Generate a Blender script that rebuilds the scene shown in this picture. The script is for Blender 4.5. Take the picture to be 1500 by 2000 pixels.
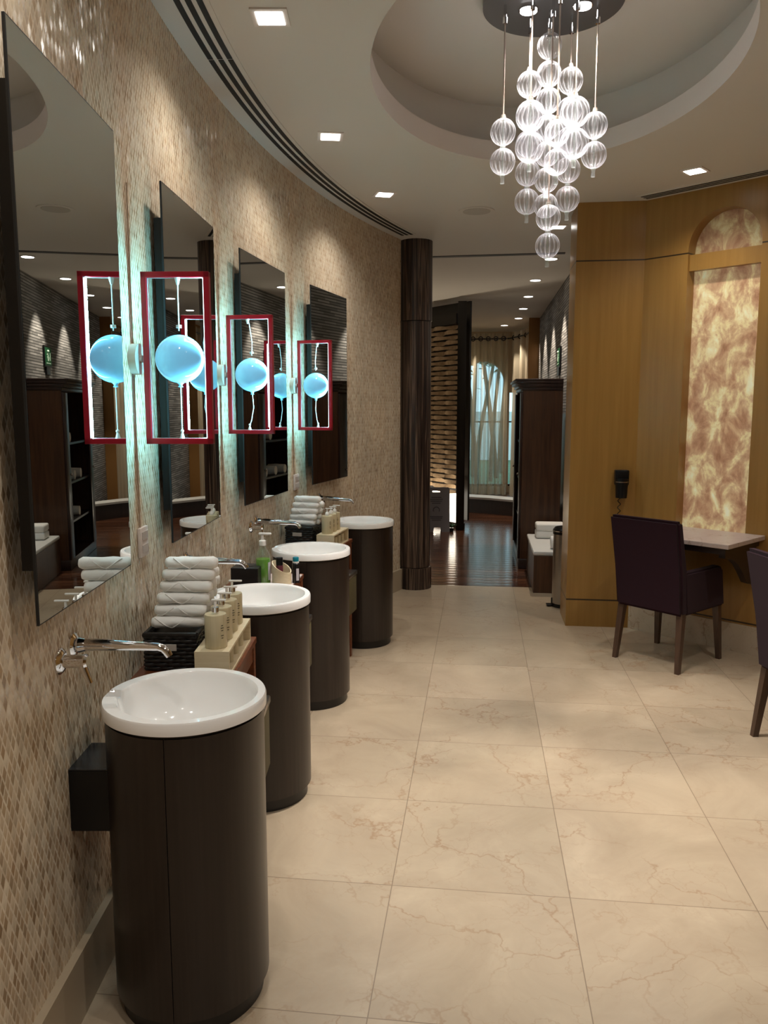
import bpy, bmesh, math, random
from math import sin, cos, pi, radians, sqrt, atan2
from mathutils import Vector, Matrix
for o in list(bpy.data.objects): bpy.data.objects.remove(o)
SC = bpy.context.scene; COL = SC.collection
random.seed(4)
# ------------------------------------------------------------------ camera, world, exposure
cam = bpy.data.objects.new('camera', bpy.data.cameras.new('camera')); COL.objects.link(cam)
cam.location = (0, 0, 1.61); cam.rotation_euler = (radians(90) - math.atan(203/1560), 0, 0)
cam.data.sensor_fit = 'VERTICAL'; cam.data.sensor_height = 36; cam.data.lens = 36*1560/2000
cam.data.clip_start = 0.02
SC.camera = cam
SC.view_settings.view_transform = 'Standard'; SC.view_settings.look = 'None'
SC.view_settings.gamma = 1; SC.view_settings.exposure = -0.22; SC.view_settings.use_curve_mapping = False
W = bpy.data.worlds.new('world'); SC.world = W; W.use_nodes = True
wn = W.node_tree.nodes; wl_ = W.node_tree.links
bg = wn['Background']; bg.inputs['Color'].default_value = (0.60, 0.77, 0.84, 1); bg.inputs['Strength'].default_value = 3.0
E_DOWN = 54      # washroom downlights
E_HALL = 125      # corridor downlights
E_CHAN = 165      # chandelier spots
E_LED = 8      # frame strips
WARM = (1.0, 0.85, 0.68)
NEUT = (1.0, 0.95, 0.88)
Hc = 3.03
CX, CY, RW = 8.47, 2.91, 9.29          # plan circle of the mosaic wall
TA = radians(6.78)                     # tile / corridor axis
def uv2(u, v): return (u*cos(TA) + v*sin(TA), -u*sin(TA) + v*cos(TA))
def wang(th): return max(0.0, th)
def wallpt(th, d=0):      # straight toward the viewer, then an arc
    if th < 0: return (CX - RW + d, CY + RW*th)
    return (CX - (RW-d)*cos(th), CY + (RW-d)*sin(th))

# ------------------------------------------------------------------ materials
def M(name, col, rough=.5, metal=0, spec=.5, **k):
    m = bpy.data.materials.new(name); m.use_nodes = True
    b = m.node_tree.nodes['Principled BSDF']
    b.inputs['Base Color'].default_value = (*col, 1); b.inputs['Roughness'].default_value = rough
    b.inputs['Metallic'].default_value = metal; b.inputs['Specular IOR Level'].default_value = spec
    for a, v in k.items():
        b.inputs[a.replace('_', ' ')].default_value = v
    return m
def nt(m): return m.node_tree.nodes, m.node_tree.links, m.node_tree.nodes['Principled BSDF']
def ramp(n, stops, interp='LINEAR'):
    r = n.new('ShaderNodeValToRGB'); cr = r.color_ramp; cr.interpolation = interp
    while len(cr.elements) < len(stops): cr.elements.new(.5)
    for e, (p, c) in zip(cr.elements, stops): e.position = p; e.color = (*c, 1)
    return r
def mapping(n, l, src, scale):
    mp = n.new('ShaderNodeMapping'); mp.inputs['Scale'].default_value = scale
    l.new(src, mp.inputs['Vector']); return mp.outputs['Vector']
def math_(n, l, op, a, b=None):
    q = n.new('ShaderNodeMath'); q.operation = op
    for i, v in enumerate((a, b)):
        if v is None: continue
        if isinstance(v, (int, float)): q.inputs[i].default_value = v
        else: l.new(v, q.inputs[i])
    return q.outputs[0]
def mixc(n, l, fac, a, b):
    q = n.new('ShaderNodeMix'); q.data_type = 'RGBA'
    if isinstance(fac, (int, float)): q.inputs[0].default_value = fac
    else: l.new(fac, q.inputs[0])
    for i, v in ((6, a), (7, b)):
        if isinstance(v, tuple): q.inputs[i].default_value = (*v, 1)
        else: l.new(v, q.inputs[i])
    return q.outputs[2]
def noise(n, l, vec, scale, detail=4, rough=.5, dist=0):
    q = n.new('ShaderNodeTexNoise'); q.inputs['Scale'].default_value = scale
    q.inputs['Detail'].default_value = detail; q.inputs['Roughness'].default_value = rough
    q.inputs['Distortion'].default_value = dist
    if vec is not None: l.new(vec, q.inputs['Vector'])
    return q
def bump(n, l, b, h, strength=.2, dist=.01):
    q = n.new('ShaderNodeBump'); q.inputs['Strength'].default_value = strength; q.inputs['Distance'].default_value = dist
    l.new(h, q.inputs['Height']); l.new(q.outputs[0], b.inputs['Normal'])

def mat_wood(name, c1, c2, scale=(30, 30, 1.2), rough=.4, dist=.4, coord='Object'):
    m = M(name, c1, rough); n, l, b = nt(m)
    tc = n.new('ShaderNodeTexCoord'); v = mapping(n, l, tc.outputs[coord], scale)
    no = noise(n, l, v, 2.0, 6, .6, dist); r = ramp(n, [(.3, c1), (.7, c2)]); l.new(no.outputs['Fac'], r.inputs[0])
    l.new(r.outputs[0], b.inputs['Base Color']); return m

def mat_mosaic():
    m = M('mosaic', (.5, .4, .3), .3); n, l, b = nt(m)
    uv = n.new('ShaderNodeUVMap'); sp = n.new('ShaderNodeSeparateXYZ'); l.new(uv.outputs[0], sp.inputs[0])
    u = math_(n, l, 'DIVIDE', sp.outputs[0], .024); v = math_(n, l, 'DIVIDE', sp.outputs[1], .050)
    a = math_(n, l, 'ADD', u, v); c = math_(n, l, 'SUBTRACT', u, v)
    fa = math_(n, l, 'FLOOR', a); fc = math_(n, l, 'FLOOR', c)
    cb = n.new('ShaderNodeCombineXYZ'); l.new(fa, cb.inputs[0]); l.new(fc, cb.inputs[1])
    wh = n.new('ShaderNodeTexWhiteNoise'); wh.noise_dimensions = '2D'; l.new(cb.outputs[0], wh.inputs['Vector'])
    r = ramp(n, [(0, (.42, .29, .175)), (.22, (.52, .385, .25)), (.55, (.64, .50, .345)), (1, (.76, .65, .49))])
    l.new(wh.outputs['Value'], r.inputs[0])
    # grout from distance to cell edge
    def edge(x):
        f = math_(n, l, 'FRACT', x); g = math_(n, l, 'SUBTRACT', f, .5); g = math_(n, l, 'ABSOLUTE', g); return math_(n, l, 'SUBTRACT', .5, g)
    e = math_(n, l, 'MINIMUM', edge(a), edge(c)); gm = math_(n, l, 'LESS_THAN', e, .115)
    tl = math_(n, l, 'SUBTRACT', math_(n, l, 'FRACT', c), math_(n, l, 'FRACT', a))      # each chip is toned from pale tip to brown tip
    tl = math_(n, l, 'MULTIPLY', math_(n, l, 'MAXIMUM', math_(n, l, 'ADD', tl, .15), 0), .5)
    # large soft variation
    big = noise(n, l, uv.outputs[0], 2.2, 3); rb = ramp(n, [(.3, (.88, .88, .88)), (.7, (1.06, 1.04, 1.0))]); l.new(big.outputs['Fac'], rb.inputs[0])
    colr = mixc(n, l, gm, mixc(n, l, tl, r.outputs[0], (.30, .19, .10)), (.68, .57, .43))
    mu = n.new('ShaderNodeMix'); mu.data_type = 'RGBA'; mu.blend_type = 'MULTIPLY'; mu.inputs[0].default_value = 1
    l.new(colr, mu.inputs[6]); l.new(rb.outputs[0], mu.inputs[7]); l.new(mu.outputs[2], b.inputs['Base Color'])
    l.new(math_(n, l, 'ADD', math_(n, l, 'MULTIPLY', gm, .5), .22), b.inputs['Roughness'])
    # each little tile tilts its own way
    ge = n.new('ShaderNodeNewGeometry'); vs = n.new('ShaderNodeVectorMath'); vs.operation = 'SUBTRACT'
    l.new(wh.outputs['Color'], vs.inputs[0]); vs.inputs[1].default_value = (.5, .5, .5)
    sc = n.new('ShaderNodeVectorMath'); sc.operation = 'SCALE'; sc.inputs['Scale'].default_value = .22; l.new(vs.outputs[0], sc.inputs[0])
    ad = n.new('ShaderNodeVectorMath'); ad.operation = 'ADD'; l.new(ge.outputs['Normal'], ad.inputs[0]); l.new(sc.outputs[0], ad.inputs[1])
    no = n.new('ShaderNodeVectorMath'); no.operation = 'NORMALIZE'; l.new(ad.outputs[0], no.inputs[0]); l.new(no.outputs[0], b.inputs['Normal'])
    return m

def mat_marble(name, tiles=True, c1=(.355, .275, .190), c2=(.475, .385, .275)):
    m = M(name, c1, .32); n, l, b = nt(m)
    uv = n.new('ShaderNodeUVMap'); src = uv.outputs[0]
    if tiles:
        sp = n.new('ShaderNodeSeparateXYZ'); l.new(src, sp.inputs[0])
        iu = math_(n, l, 'DIVIDE', math_(n, l, 'ADD', sp.outputs[0], .272+.594*20), .594); iv = math_(n, l, 'DIVIDE', math_(n, l, 'ADD', sp.outputs[1], -2.516+.6*20), .6)
        cb = n.new('ShaderNodeCombineXYZ'); l.new(math_(n, l, 'FLOOR', iu), cb.inputs[0]); l.new(math_(n, l, 'FLOOR', iv), cb.inputs[1])
        wh = n.new('ShaderNodeTexWhiteNoise'); wh.noise_dimensions = '2D'; l.new(cb.outputs[0], wh.inputs['Vector'])
        sc = n.new('ShaderNodeVectorMath'); sc.operation = 'SCALE'; sc.inputs['Scale'].default_value = 13; l.new(wh.outputs['Color'], sc.inputs[0])
        ad = n.new('ShaderNodeVectorMath'); ad.operation = 'ADD'; l.new(src, ad.inputs[0]); l.new(sc.outputs[0], ad.inputs[1]); vec = ad.outputs[0]
    else: vec = n.new('ShaderNodeTexCoord').outputs['Object']
    cl = noise(n, l, vec, 2.4, 9, .66, .8); r = ramp(n, [(.30, c1), (.55, tuple((a+b_)/2 for a, b_ in zip(c1, c2))), (.72, c2)]); l.new(cl.outputs['Fac'], r.inputs[0])
    # veins: warped voronoi edges
    wp = noise(n, l, vec, 3.5, 5, .6); ws = n.new('ShaderNodeVectorMath'); ws.operation = 'SCALE'; ws.inputs['Scale'].default_value = .42; l.new(wp.outputs['Color'], ws.inputs[0])
    wa = n.new('ShaderNodeVectorMath'); wa.operation = 'ADD'; l.new(vec, wa.inputs[0]); l.new(ws.outputs[0], wa.inputs[1])
    vo = n.new('ShaderNodeTexVoronoi'); vo.feature = 'DISTANCE_TO_EDGE'; vo.inputs['Scale'].default_value = 2.6; l.new(wa.outputs[0], vo.inputs['Vector'])
    vm = n.new('ShaderNodeMapRange'); vm.inputs['From Min'].default_value = 0; vm.inputs['From Max'].default_value = .018; vm.inputs['To Min'].default_value = 1; vm.inputs['To Max'].default_value = 0
    l.new(vo.outputs['Distance'], vm.inputs['Value'])
    v2 = n.new('ShaderNodeTexVoronoi'); v2.feature = 'DISTANCE_TO_EDGE'; v2.inputs['Scale'].default_value = 6.5; l.new(wa.outputs[0], v2.inputs['Vector'])
    m2 = n.new('ShaderNodeMapRange'); m2.inputs['From Max'].default_value = .022; m2.inputs['To Min'].default_value = .45; m2.inputs['To Max'].default_value = 0; l.new(v2.outputs['Distance'], m2.inputs['Value'])
    vmx = math_(n, l, 'MAXIMUM', vm.outputs[0], m2.outputs[0])
    pm = noise(n, l, vec, 2.6, 3); pr = ramp(n, [(.40, (0, 0, 0)), (.58, (1, 1, 1))]); l.new(pm.outputs['Fac'], pr.inputs[0])
    vf = math_(n, l, 'MULTIPLY', vmx, pr.outputs[0]); vf = math_(n, l, 'MULTIPLY', vf, .62)
    colr = mixc(n, l, vf, r.outputs[0], (.26, .145, .07))
    if tiles:
        def ed(x, w):
            f = math_(n, l, 'FRACT', x); g = math_(n, l, 'ABSOLUTE', math_(n, l, 'SUBTRACT', f, .5)); return math_(n, l, 'GREATER_THAN', g, .5-w)
        gr = math_(n, l, 'MAXIMUM', ed(iu, .0028), ed(iv, .0028))
        colr = mixc(n, l, math_(n, l, 'MULTIPLY', gr, .75), colr, (.16, .11, .07))
        tv = ramp(n, [(0, (.93, .93, .92)), (1, (1.04, 1.03, 1.02))]); l.new(wh.outputs['Value'], tv.inputs[0])
        mu = n.new('ShaderNodeMix'); mu.data_type = 'RGBA'; mu.blend_type = 'MULTIPLY'; mu.inputs[0].default_value = 1
        l.new(colr, mu.inputs[6]); l.new(tv.outputs[0], mu.inputs[7]); colr = mu.outputs[2]
    l.new(colr, b.inputs['Base Color']); return m

def mat_planks():
    m = M('floorboards', (.08, .03, .015), .16); n, l, b = nt(m)
    uv = n.new('ShaderNodeUVMap'); sp = n.new('ShaderNodeSeparateXYZ'); l.new(uv.outputs[0], sp.inputs[0])
    iv = math_(n, l, 'DIVIDE', sp.outputs[1], .12); fl_ = math_(n, l, 'FLOOR', iv)
    cb = n.new('ShaderNodeCombineXYZ'); l.new(fl_, cb.inputs[1])
    wh = n.new('ShaderNodeTexWhiteNoise'); wh.noise_dimensions = '2D'; l.new(cb.outputs[0], wh.inputs['Vector'])
    v = mapping(n, l, uv.outputs[0], (1.5, 40, 1)); no = noise(n, l, v, 2, 5)
    s = math_(n, l, 'ADD', math_(n, l, 'MULTIPLY', wh.outputs['Value'], .5), math_(n, l, 'MULTIPLY', no.outputs['Fac'], .5))
    r = ramp(n, [(.2, (.045, .016, .009)), (.8, (.14, .058, .030))]); l.new(s, r.inputs[0])
    f = math_(n, l, 'ABSOLUTE', math_(n, l, 'SUBTRACT', math_(n, l, 'FRACT', iv), .5)); g = math_(n, l, 'GREATER_THAN', f, .46)
    l.new(mixc(n, l, g, r.outputs[0], (.01, .005, .003)), b.inputs['Base Color'])
    h = math_(n, l, 'SUBTRACT', 1, math_(n, l, 'POWER', math_(n, l, 'MULTIPLY', f, 2), 4)); bump(n, l, b, h, .25, .004)
    return m

def mat_stone():
    m = M('ledger_stone', (.2, .2, .2), .7); n, l, b = nt(m)
    uv = n.new('ShaderNodeUVMap'); sp = n.new('ShaderNodeSeparateXYZ'); l.new(uv.outputs[0], sp.inputs[0])
    iv = math_(n, l, 'DIVIDE', sp.outputs[1], .032); f = math_(n, l, 'FRACT', iv); row = math_(n, l, 'FLOOR', iv)
    cb = n.new('ShaderNodeCombineXYZ'); l.new(math_(n, l, 'FLOOR', math_(n, l, 'ADD', math_(n, l, 'MULTIPLY', sp.outputs[0], 4), math_(n, l, 'MULTIPLY', row, .37))), cb.inputs[0]); l.new(row, cb.inputs[1])
    wh = n.new('ShaderNodeTexWhiteNoise'); wh.noise_dimensions = '2D'; l.new(cb.outputs[0], wh.inputs['Vector'])
    r = ramp(n, [(0, (.17, .165, .16)), (1, (.38, .37, .36))]); l.new(wh.outputs['Value'], r.inputs[0])
    g = math_(n, l, 'LESS_THAN', f, .28)
    l.new(mixc(n, l, g, r.outputs[0], (.035, .034, .034)), b.inputs['Base Color'])
    bump(n, l, b, math_(n, l, 'SUBTRACT', 1, g), .6, .01); return m

def mat_honey():
    m = M('honey_veneer', (.3, .15, .04), .33); n, l, b = nt(m)
    ge = n.new('ShaderNodeNewGeometry'); v = mapping(n, l, ge.outputs['Position'], (14, 14, .7))
    no = noise(n, l, v, 2.0, 5, .55, .3)
    r = ramp(n, [(.25, (.275, .140, .030)), (.75, (.35, .187, .045))]); l.new(no.outputs['Fac'], r.inputs[0])
    sp = n.new('ShaderNodeSeparateXYZ'); l.new(ge.outputs['Position'], sp.inputs[0])
    def line(z, w): return math_(n, l, 'LESS_THAN', math_(n, l, 'ABSOLUTE', math_(n, l, 'SUBTRACT', sp.outputs[2], z)), w)
    g = math_(n, l, 'MAXIMUM', line(2.635, .0045), line(.203, .0055))
    l.new(mixc(n, l, g, r.outputs[0], (.03, .015, .005)), b.inputs['Base Color'])
    return m

def mat_onyx(es=.40):
    m = M('onyx', (.5, .35, .25), .15); n, l, b = nt(m)
    tc = n.new('ShaderNodeTexCoord'); v = mapping(n, l, tc.outputs['Object'], (5.2, 5.2, 3.3))
    no = noise(n, l, v, 1.7, 6, .62, .35)
    r = ramp(n, [(.30, (.26, .125, .065)), (.42, (.42, .235, .135)), (.50, (.53, .35, .20)), (.57, (.68, .56, .30)), (.69, (.80, .78, .54))])
    l.new(no.outputs['Fac'], r.inputs[0]); l.new(r.outputs[0], b.inputs['Base Color'])
    l.new(r.outputs[0], b.inputs['Emission Color']); b.inputs['Emission Strength'].default_value = es
    return m

def mat_macassar():
    m = M('striped_wood', (.05, .03, .02), .38); n, l, b = nt(m)
    ge = n.new('ShaderNodeTexCoord'); v = mapping(n, l, ge.outputs['Object'], (1, 1, .022))
    no = noise(n, l, v, 48, 2, .5, .6)
    r = ramp(n, [(.36, (.010, .005, .004)), (.50, (.036, .020, .014)), (.56, (.15, .10, .07)), (.62, (.034, .019, .013))]); l.new(no.outputs['Fac'], r.inputs[0])
    l.new(r.outputs[0], b.inputs['Base Color']); bump(n, l, b, no.outputs['Fac'], .5, .006); return m

def mat_glass(name, tint=(.95, .95, .97), edge=.46, base=.04, milk=.12, ribs=0):
    m = bpy.data.materials.new(name); m.use_nodes = True; n, l = m.node_tree.nodes, m.node_tree.links; n.clear()
    out = n.new('ShaderNodeOutputMaterial'); tr = n.new('ShaderNodeBsdfTransparent'); tr.inputs[0].default_value = (*tint, 1)
    gl = n.new('ShaderNodeBsdfGlossy'); gl.inputs['Roughness'].default_value = .08
    df = n.new('ShaderNodeBsdfTranslucent'); df.inputs[0].default_value = (.95, .95, 1, 1)
    d2 = n.new('ShaderNodeBsdfDiffuse'); d2.inputs[0].default_value = (.95, .95, 1, 1)
    lw = n.new('ShaderNodeLayerWeight'); lw.inputs['Blend'].default_value = .35
    md = n.new('ShaderNodeMixShader'); l.new(df.outputs[0], md.inputs[1]); l.new(d2.outputs[0], md.inputs[2])
    m0 = n.new('ShaderNodeMixShader'); m0.inputs[0].default_value = .42; l.new(gl.outputs[0], m0.inputs[1]); l.new(md.outputs[0], m0.inputs[2])
    p = math_(n, l, 'POWER', lw.outputs['Facing'], 2.2); f = math_(n, l, 'ADD', math_(n, l, 'MULTIPLY', p, edge), base)
    if ribs:   # moulded vertical flutes: thicker glass at each flute edge
        uv = n.new('ShaderNodeUVMap'); sp = n.new('ShaderNodeSeparateXYZ'); l.new(uv.outputs[0], sp.inputs[0])
        w = math_(n, l, 'ABSOLUTE', math_(n, l, 'SUBTRACT', math_(n, l, 'FRACT', math_(n, l, 'MULTIPLY', sp.outputs[0], ribs)), .5))
        w = math_(n, l, 'MULTIPLY', math_(n, l, 'POWER', math_(n, l, 'MULTIPLY', w, 2), 5), .26); f = math_(n, l, 'ADD', f, w)
    mx = n.new('ShaderNodeMixShader'); l.new(f, mx.inputs[0]); l.new(tr.outputs[0], mx.inputs[1]); l.new(m0.outputs[0], mx.inputs[2])
    l.new(mx.outputs[0], out.inputs[0]); return m

def mat_sheer():
    m = bpy.data.materials.new('sheer_fabric'); m.use_nodes = True; n, l = m.node_tree.nodes, m.node_tree.links; n.clear()
    out = n.new('ShaderNodeOutputMaterial'); tr = n.new('ShaderNodeBsdfTransparent')
    tl = n.new('ShaderNodeBsdfTranslucent'); tl.inputs[0].default_value = (.78, .71, .56, 1)
    df = n.new('ShaderNodeBsdfDiffuse'); df.inputs[0].default_value = (.70, .63, .48, 1)
    m0 = n.new('ShaderNodeMixShader'); m0.inputs[0].default_value = .65; l.new(tl.outputs[0], m0.inputs[1]); l.new(df.outputs[0], m0.inputs[2])
    lw = n.new('ShaderNodeLayerWeight'); lw.inputs['Blend'].default_value = .5
    f = math_(n, l, 'ADD', math_(n, l, 'MULTIPLY', lw.outputs['Facing'], .45), .46)
    mx = n.new('ShaderNodeMixShader'); l.new(f, mx.inputs[0]); l.new(tr.outputs[0], mx.inputs[1]); l.new(m0.outputs[0], mx.inputs[2])
    l.new(mx.outputs[0], out.inputs[0]); return m

def mat_emit(name, col, s):
    m = M(name, (.8, .8, .8), .5); b = nt(m)[2]
    b.inputs['Emission Color'].default_value = (*col, 1); b.inputs['Emission Strength'].default_value = s; return m

MAT = dict(
    mosaic=mat_mosaic(), floor=mat_marble('cream_marble'), base=mat_marble('marble_base', False, (.46, .37, .27), (.56, .47, .36)),
    planks=mat_planks(), stone=mat_stone(), honey=mat_honey(), onyx=mat_onyx(), column=mat_macassar(),
    ceil=M('ceiling_paint', (.66, .635, .595), .8), lip=M('lip_pale', (.74, .69, .66), .8), plaster=M('plaster', (.5, .42, .32), .8),
    black=M('black_lacquer', (.004, .004, .005), .3, 0, .35), slot=M('slot_black', (.004, .004, .004), .6),
    cab=mat_wood('cabinet_wood', (.013, .0075, .0055), (.026, .017, .013), (40, 40, .9), .30), plinth=M('plinth', (.006, .005, .005), .35),
    china=M('white_ceramic', (.90, .89, .87), .1, Coat_Weight=.4), chrome=M('chrome', (.80, .80, .82), .06, 1), steel=M('brushed_steel', (.42, .39, .36), .28, 1),
    mirror=M('mirror_glass', (.66, .70, .70), .0, 1), mirrorback=M('mirror_back', (.008, .010, .012), .5),
    red=M('red_frame', (.34, .006, .018), .28), cord_w=M('pale_cord', (.60, .63, .62), .5), cord_b=M('beige_cord', (.30, .23, .19), .6), puck=M('puck', (.55, .52, .46), .5),
    towel=M('towel', (.86, .85, .82), .95), wicker=M('wicker', (.008, .007, .007), .35),
    cream=mat_wood('cream_resin', (.66, .55, .35), (.76, .66, .47), (4, 60, 60), .35), cream2=mat_wood('bottle_resin', (.50, .43, .27), (.62, .54, .36), (60, 60, 2), .3),
    white=M('white_plastic', (.80, .78, .74), .3), darkprint=M('print', (.10, .085, .05), .6),
    stand=mat_wood('red_wood', (.10, .026, .010), (.20, .062, .022), (3, 30, 30), .28), bag=M('olive_canvas', (.075, .058, .018), .8),
    maroon=M('plum_fabric', (.020, .0055, .0105), .92, 0, .15, Sheen_Weight=.06, Sheen_Roughness=.5), chairleg=mat_wood('chair_leg', (.045, .022, .013), (.085, .045, .026), (30, 30, 3), .4),
    tabletop=mat_marble('pink_marble', False, (.47, .38, .35), (.66, .57, .54)), darkwood=M('dark_wood', (.022, .012, .010), .4),
    ward=mat_wood('mahogany', (.040, .015, .007), (.10, .042, .018), (14, 14, .8), .36), crown=mat_wood('crown_wood', (.014, .005, .004), (.030, .012, .009), (10, 10, 2), .3),
    glass=mat_glass('ribbed_glass', ribs=16), clear=mat_glass('clear_plastic', (.9, .95, .9), .5, .12), pane=mat_glass('window_glass', (.68, .90, .95), .3, .04),
    liquid=M('green_liquid', (.16, .42, .03), .15, Emission_Strength=0), label=M('paper_label', (.55, .53, .58), .6), teal=M('teal_cap', (.0, .16, .22), .3), wine=M('wine_bottle', (.10, .02, .03), .3),
    canopy=M('canopy_grey', (.12, .12, .125), .35, .3), led=mat_emit('led_disc', (1, .97, .95), 14), sq=mat_emit('downlight_lens', (1, .96, .90), 9),
    strip=mat_emit('led_strip', (.62, .95, 1.0), 5), globe=None, sheer=mat_sheer(), exitg=M('exit_green', (.008, .10, .035), .5), exitw=M('exit_white', (.55, .75, .6), .5),
    signg=M('sign_plastic', (.28, .285, .33), .5), signp=M('sign_print', (.08, .08, .11), .6), cushion=M('cushion', (.62, .62, .60), .9),
    lattice=mat_wood('lattice_slat', (.34, .24, .15), (.50, .38, .25), (3, 20, 20), .5), post=M('post_black', (.008, .006, .005), .4),
    glow=mat_emit('light_panel', (1, .90, .74), 3.2), bark=mat_wood('bark', (.05, .055, .045), (.12, .125, .10), (9, 9, 2), .9), leaf=mat_wood('leaves', (.02, .07, .035), (.07, .20, .10), (9, 9, 9), .7),
    grass=mat_wood('lawn', (.05, .10, .05), (.11, .17, .09), (3, 3, 3), .9), sill=M('sill', (.58, .58, .56), .35), orange=M('amber_wood', (.34, .17, .05), .5),
    outlet=M('outlet_cream', (.68, .60, .55), .4), bottleglass=M('dark_bottle', (.008, .008, .010), .15), render=M('white_render', (.7, .7, .68), .8))
# opal balloon globe: strip's blue light put into its colour and emission; a little brighter toward the strip because the strip really lights it
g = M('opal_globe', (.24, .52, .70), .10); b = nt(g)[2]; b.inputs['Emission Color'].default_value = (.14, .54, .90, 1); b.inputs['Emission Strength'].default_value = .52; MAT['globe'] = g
b = nt(MAT['liquid'])[2]; b.inputs['Transmission Weight'].default_value = .3

# ------------------------------------------------------------------ mesh helpers
class MB:
    def __init__(s): s.bm = bmesh.new(); s.uv = None
    def _m(s, ve, mat):
        bmesh.ops.transform(s.bm, matrix=mat, verts=ve); return ve
    def box(s, c, size, rz=0, bev=0, rot=None, seg=2):
        r = bmesh.ops.create_cube(s.bm, size=1); ve = r['verts']
        bmesh.ops.scale(s.bm, vec=size, verts=ve)
        if bev:
            ed = list({e for v in ve for e in v.link_edges})
            q = bmesh.ops.bevel(s.bm, geom=ed, offset=bev, segments=seg, affect='EDGES', profile=.5)
            ve = list({v for f in q['faces'] for v in f.verts} | {v for v in ve if v.is_valid})
        R = (rot if rot is not None else Matrix.Rotation(rz, 4, 'Z'))
        s._m(ve, Matrix.Translation(c) @ R); return ve
    def lathe(s, prof, c=(0, 0, 0), n=32, rot=None, cap=True, a0=0, a1=2*pi, rib=None, uvs=False):
        M_ = Matrix.Translation(c) @ (rot if rot is not None else Matrix())
        full = abs(a1-a0-2*pi) < 1e-6; k = n if full else n+1; rings = []
        for r, z in prof:
            ring = []
            for i in range(k):
                a = a0 + (a1-a0)*i/n; rr = r*(rib(a) if rib else 1)
                ring.append(s.bm.verts.new(M_ @ Vector((rr*cos(a), rr*sin(a), z))))
            rings.append(ring)
        for p, q in zip(rings, rings[1:]):
            for i in range(n if full else n):
                j = (i+1) % k
                try: fc = s.bm.faces.new((p[i], p[j], q[j], q[i]))
                except ValueError: continue
                if uvs:
                    LU = s.bm.loops.layers.uv.verify()
                    for lp, t in zip(fc.loops, (i, i+1, i+1, i)): lp[LU].uv = (t/n, 0)
        if cap and full:
            for ring, fl in ((rings[0], True), (rings[-1], False)):
                try: s.bm.faces.new(list(reversed(ring)) if fl else ring)
                except ValueError: pass
        return rings
    def cyl(s, c, r, h, n=24, r2=None, rot=None): return s.lathe([(r, 0), (r if r2 is None else r2, h)], c, n, rot)
    def rod(s, a, b, r, r2=None, n=12):
        a, b = Vector(a), Vector(b); d = b-a; q = d.to_track_quat('Z', 'Y').to_matrix().to_4x4()
        return s.lathe([(r, 0), (r if r2 is None else r2, d.length)], a, n, q)
    def tube(s, pts, rad, n=10):
        pts = [Vector(p) for p in pts]; prev = None; rings = []
        for i, p in enumerate(pts):
            d = (pts[min(i+1, len(pts)-1)] - pts[max(i-1, 0)]).normalized()
            x = (Vector((0, 0, 1)).cross(d) if abs(d.z) < .95 else Vector((0, 1, 0)).cross(d)).normalized()
            if prev is not None:
                x = (prev - d*prev.dot(d)).normalized()
            prev = x; y = d.cross(x); r = rad[i] if isinstance(rad, (list, tuple)) else rad
            rings.append([s.bm.verts.new(p + (x*cos(2*pi*k/n) + y*sin(2*pi*k/n))*r) for k in range(n)])
        for p, q in zip(rings, rings[1:]):
            for i in range(n): s.bm.faces.new((p[i], p[(i+1) % n], q[(i+1) % n], q[i]))
        s.bm.faces.new(list(reversed(rings[0]))); s.bm.faces.new(rings[-1])
    def ball(s, c, r, u=24, v=14, sz=1, rib=None):
        s.lathe([(max(1e-4, r*sin(pi*i/v)), -r*sz*cos(pi*i/v)) for i in range(v+1)], c, u, cap=False, rib=rib, uvs=rib is not None)
    def quad(s, pts, uv=None):
        vs = [s.bm.verts.new(p) for p in pts]; f = s.bm.faces.new(vs)
        if uv:
            L = s.bm.loops.layers.uv.verify()
            for lp, t in zip(f.loops, uv): lp[L].uv = t
        return f
    def prism(s, poly, z0, z1, xf=None):
        a = [s.bm.verts.new((x, y, z0)) for x, y in poly]; b_ = [s.bm.verts.new((x, y, z1)) for x, y in poly]
        s.bm.faces.new(list(reversed(a))); s.bm.faces.new(b_)
        for i in range(len(poly)):
            j = (i+1) % len(poly); s.bm.faces.new((a[i], a[j], b_[j], b_[i]))
        if xf is not None: s._m(a+b_, xf)
    def build(s, name, mat, parent=None, smooth=40, kind=None):
        bmesh.ops.recalc_face_normals(s.bm, faces=s.bm.faces) if smooth is not None and kind != 'raw' else None
        me = bpy.data.meshes.new(name); s.bm.to_mesh(me); s.bm.free()
        me.materials.append(MAT[mat] if isinstance(mat, str) else mat)
        if smooth:
            me.polygons.foreach_set('use_smooth', [True]*len(me.polygons)); me.set_sharp_from_angle(angle=radians(smooth))
        o = bpy.data.objects.new(name, me); COL.objects.link(o)
        if parent is not None: o.parent = parent
        return o
def tag(o, label, cat, group=None, kind=None):
    o['label'] = label; o['category'] = cat
    if group: o['group'] = group
    if kind: o['kind'] = kind
    return o
def thing(name, label, cat, loc=(0, 0, 0), rz=0, group=None):
    o = bpy.data.objects.new(name, None); o.empty_display_size = .05; COL.objects.link(o)
    o.location = loc; o.rotation_euler = (0, 0, rz); return tag(o, label, cat, group)
def struct(o, label=None):
    o['kind'] = 'structure'
    if label: o['label'] = label
    return o
def dup(root, loc, rz, label, group=None, keep=None):
    r = root.copy(); COL.objects.link(r); r.location = loc; r.rotation_euler = (0, 0, rz); r['label'] = label
    if group: r['group'] = group
    def rec(src, dst):
        for ch in list(src.children):
            if keep and not keep(ch): continue
            c = ch.copy(); COL.objects.link(c); c.parent = dst; rec(ch, c)
    rec(root, r); return r
def wthing(name, label, cat, th, z, group=None, d=0):
    x, y = wallpt(th, d); return thing(name, label, cat, (x, y, z), -wang(th), group)

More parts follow.
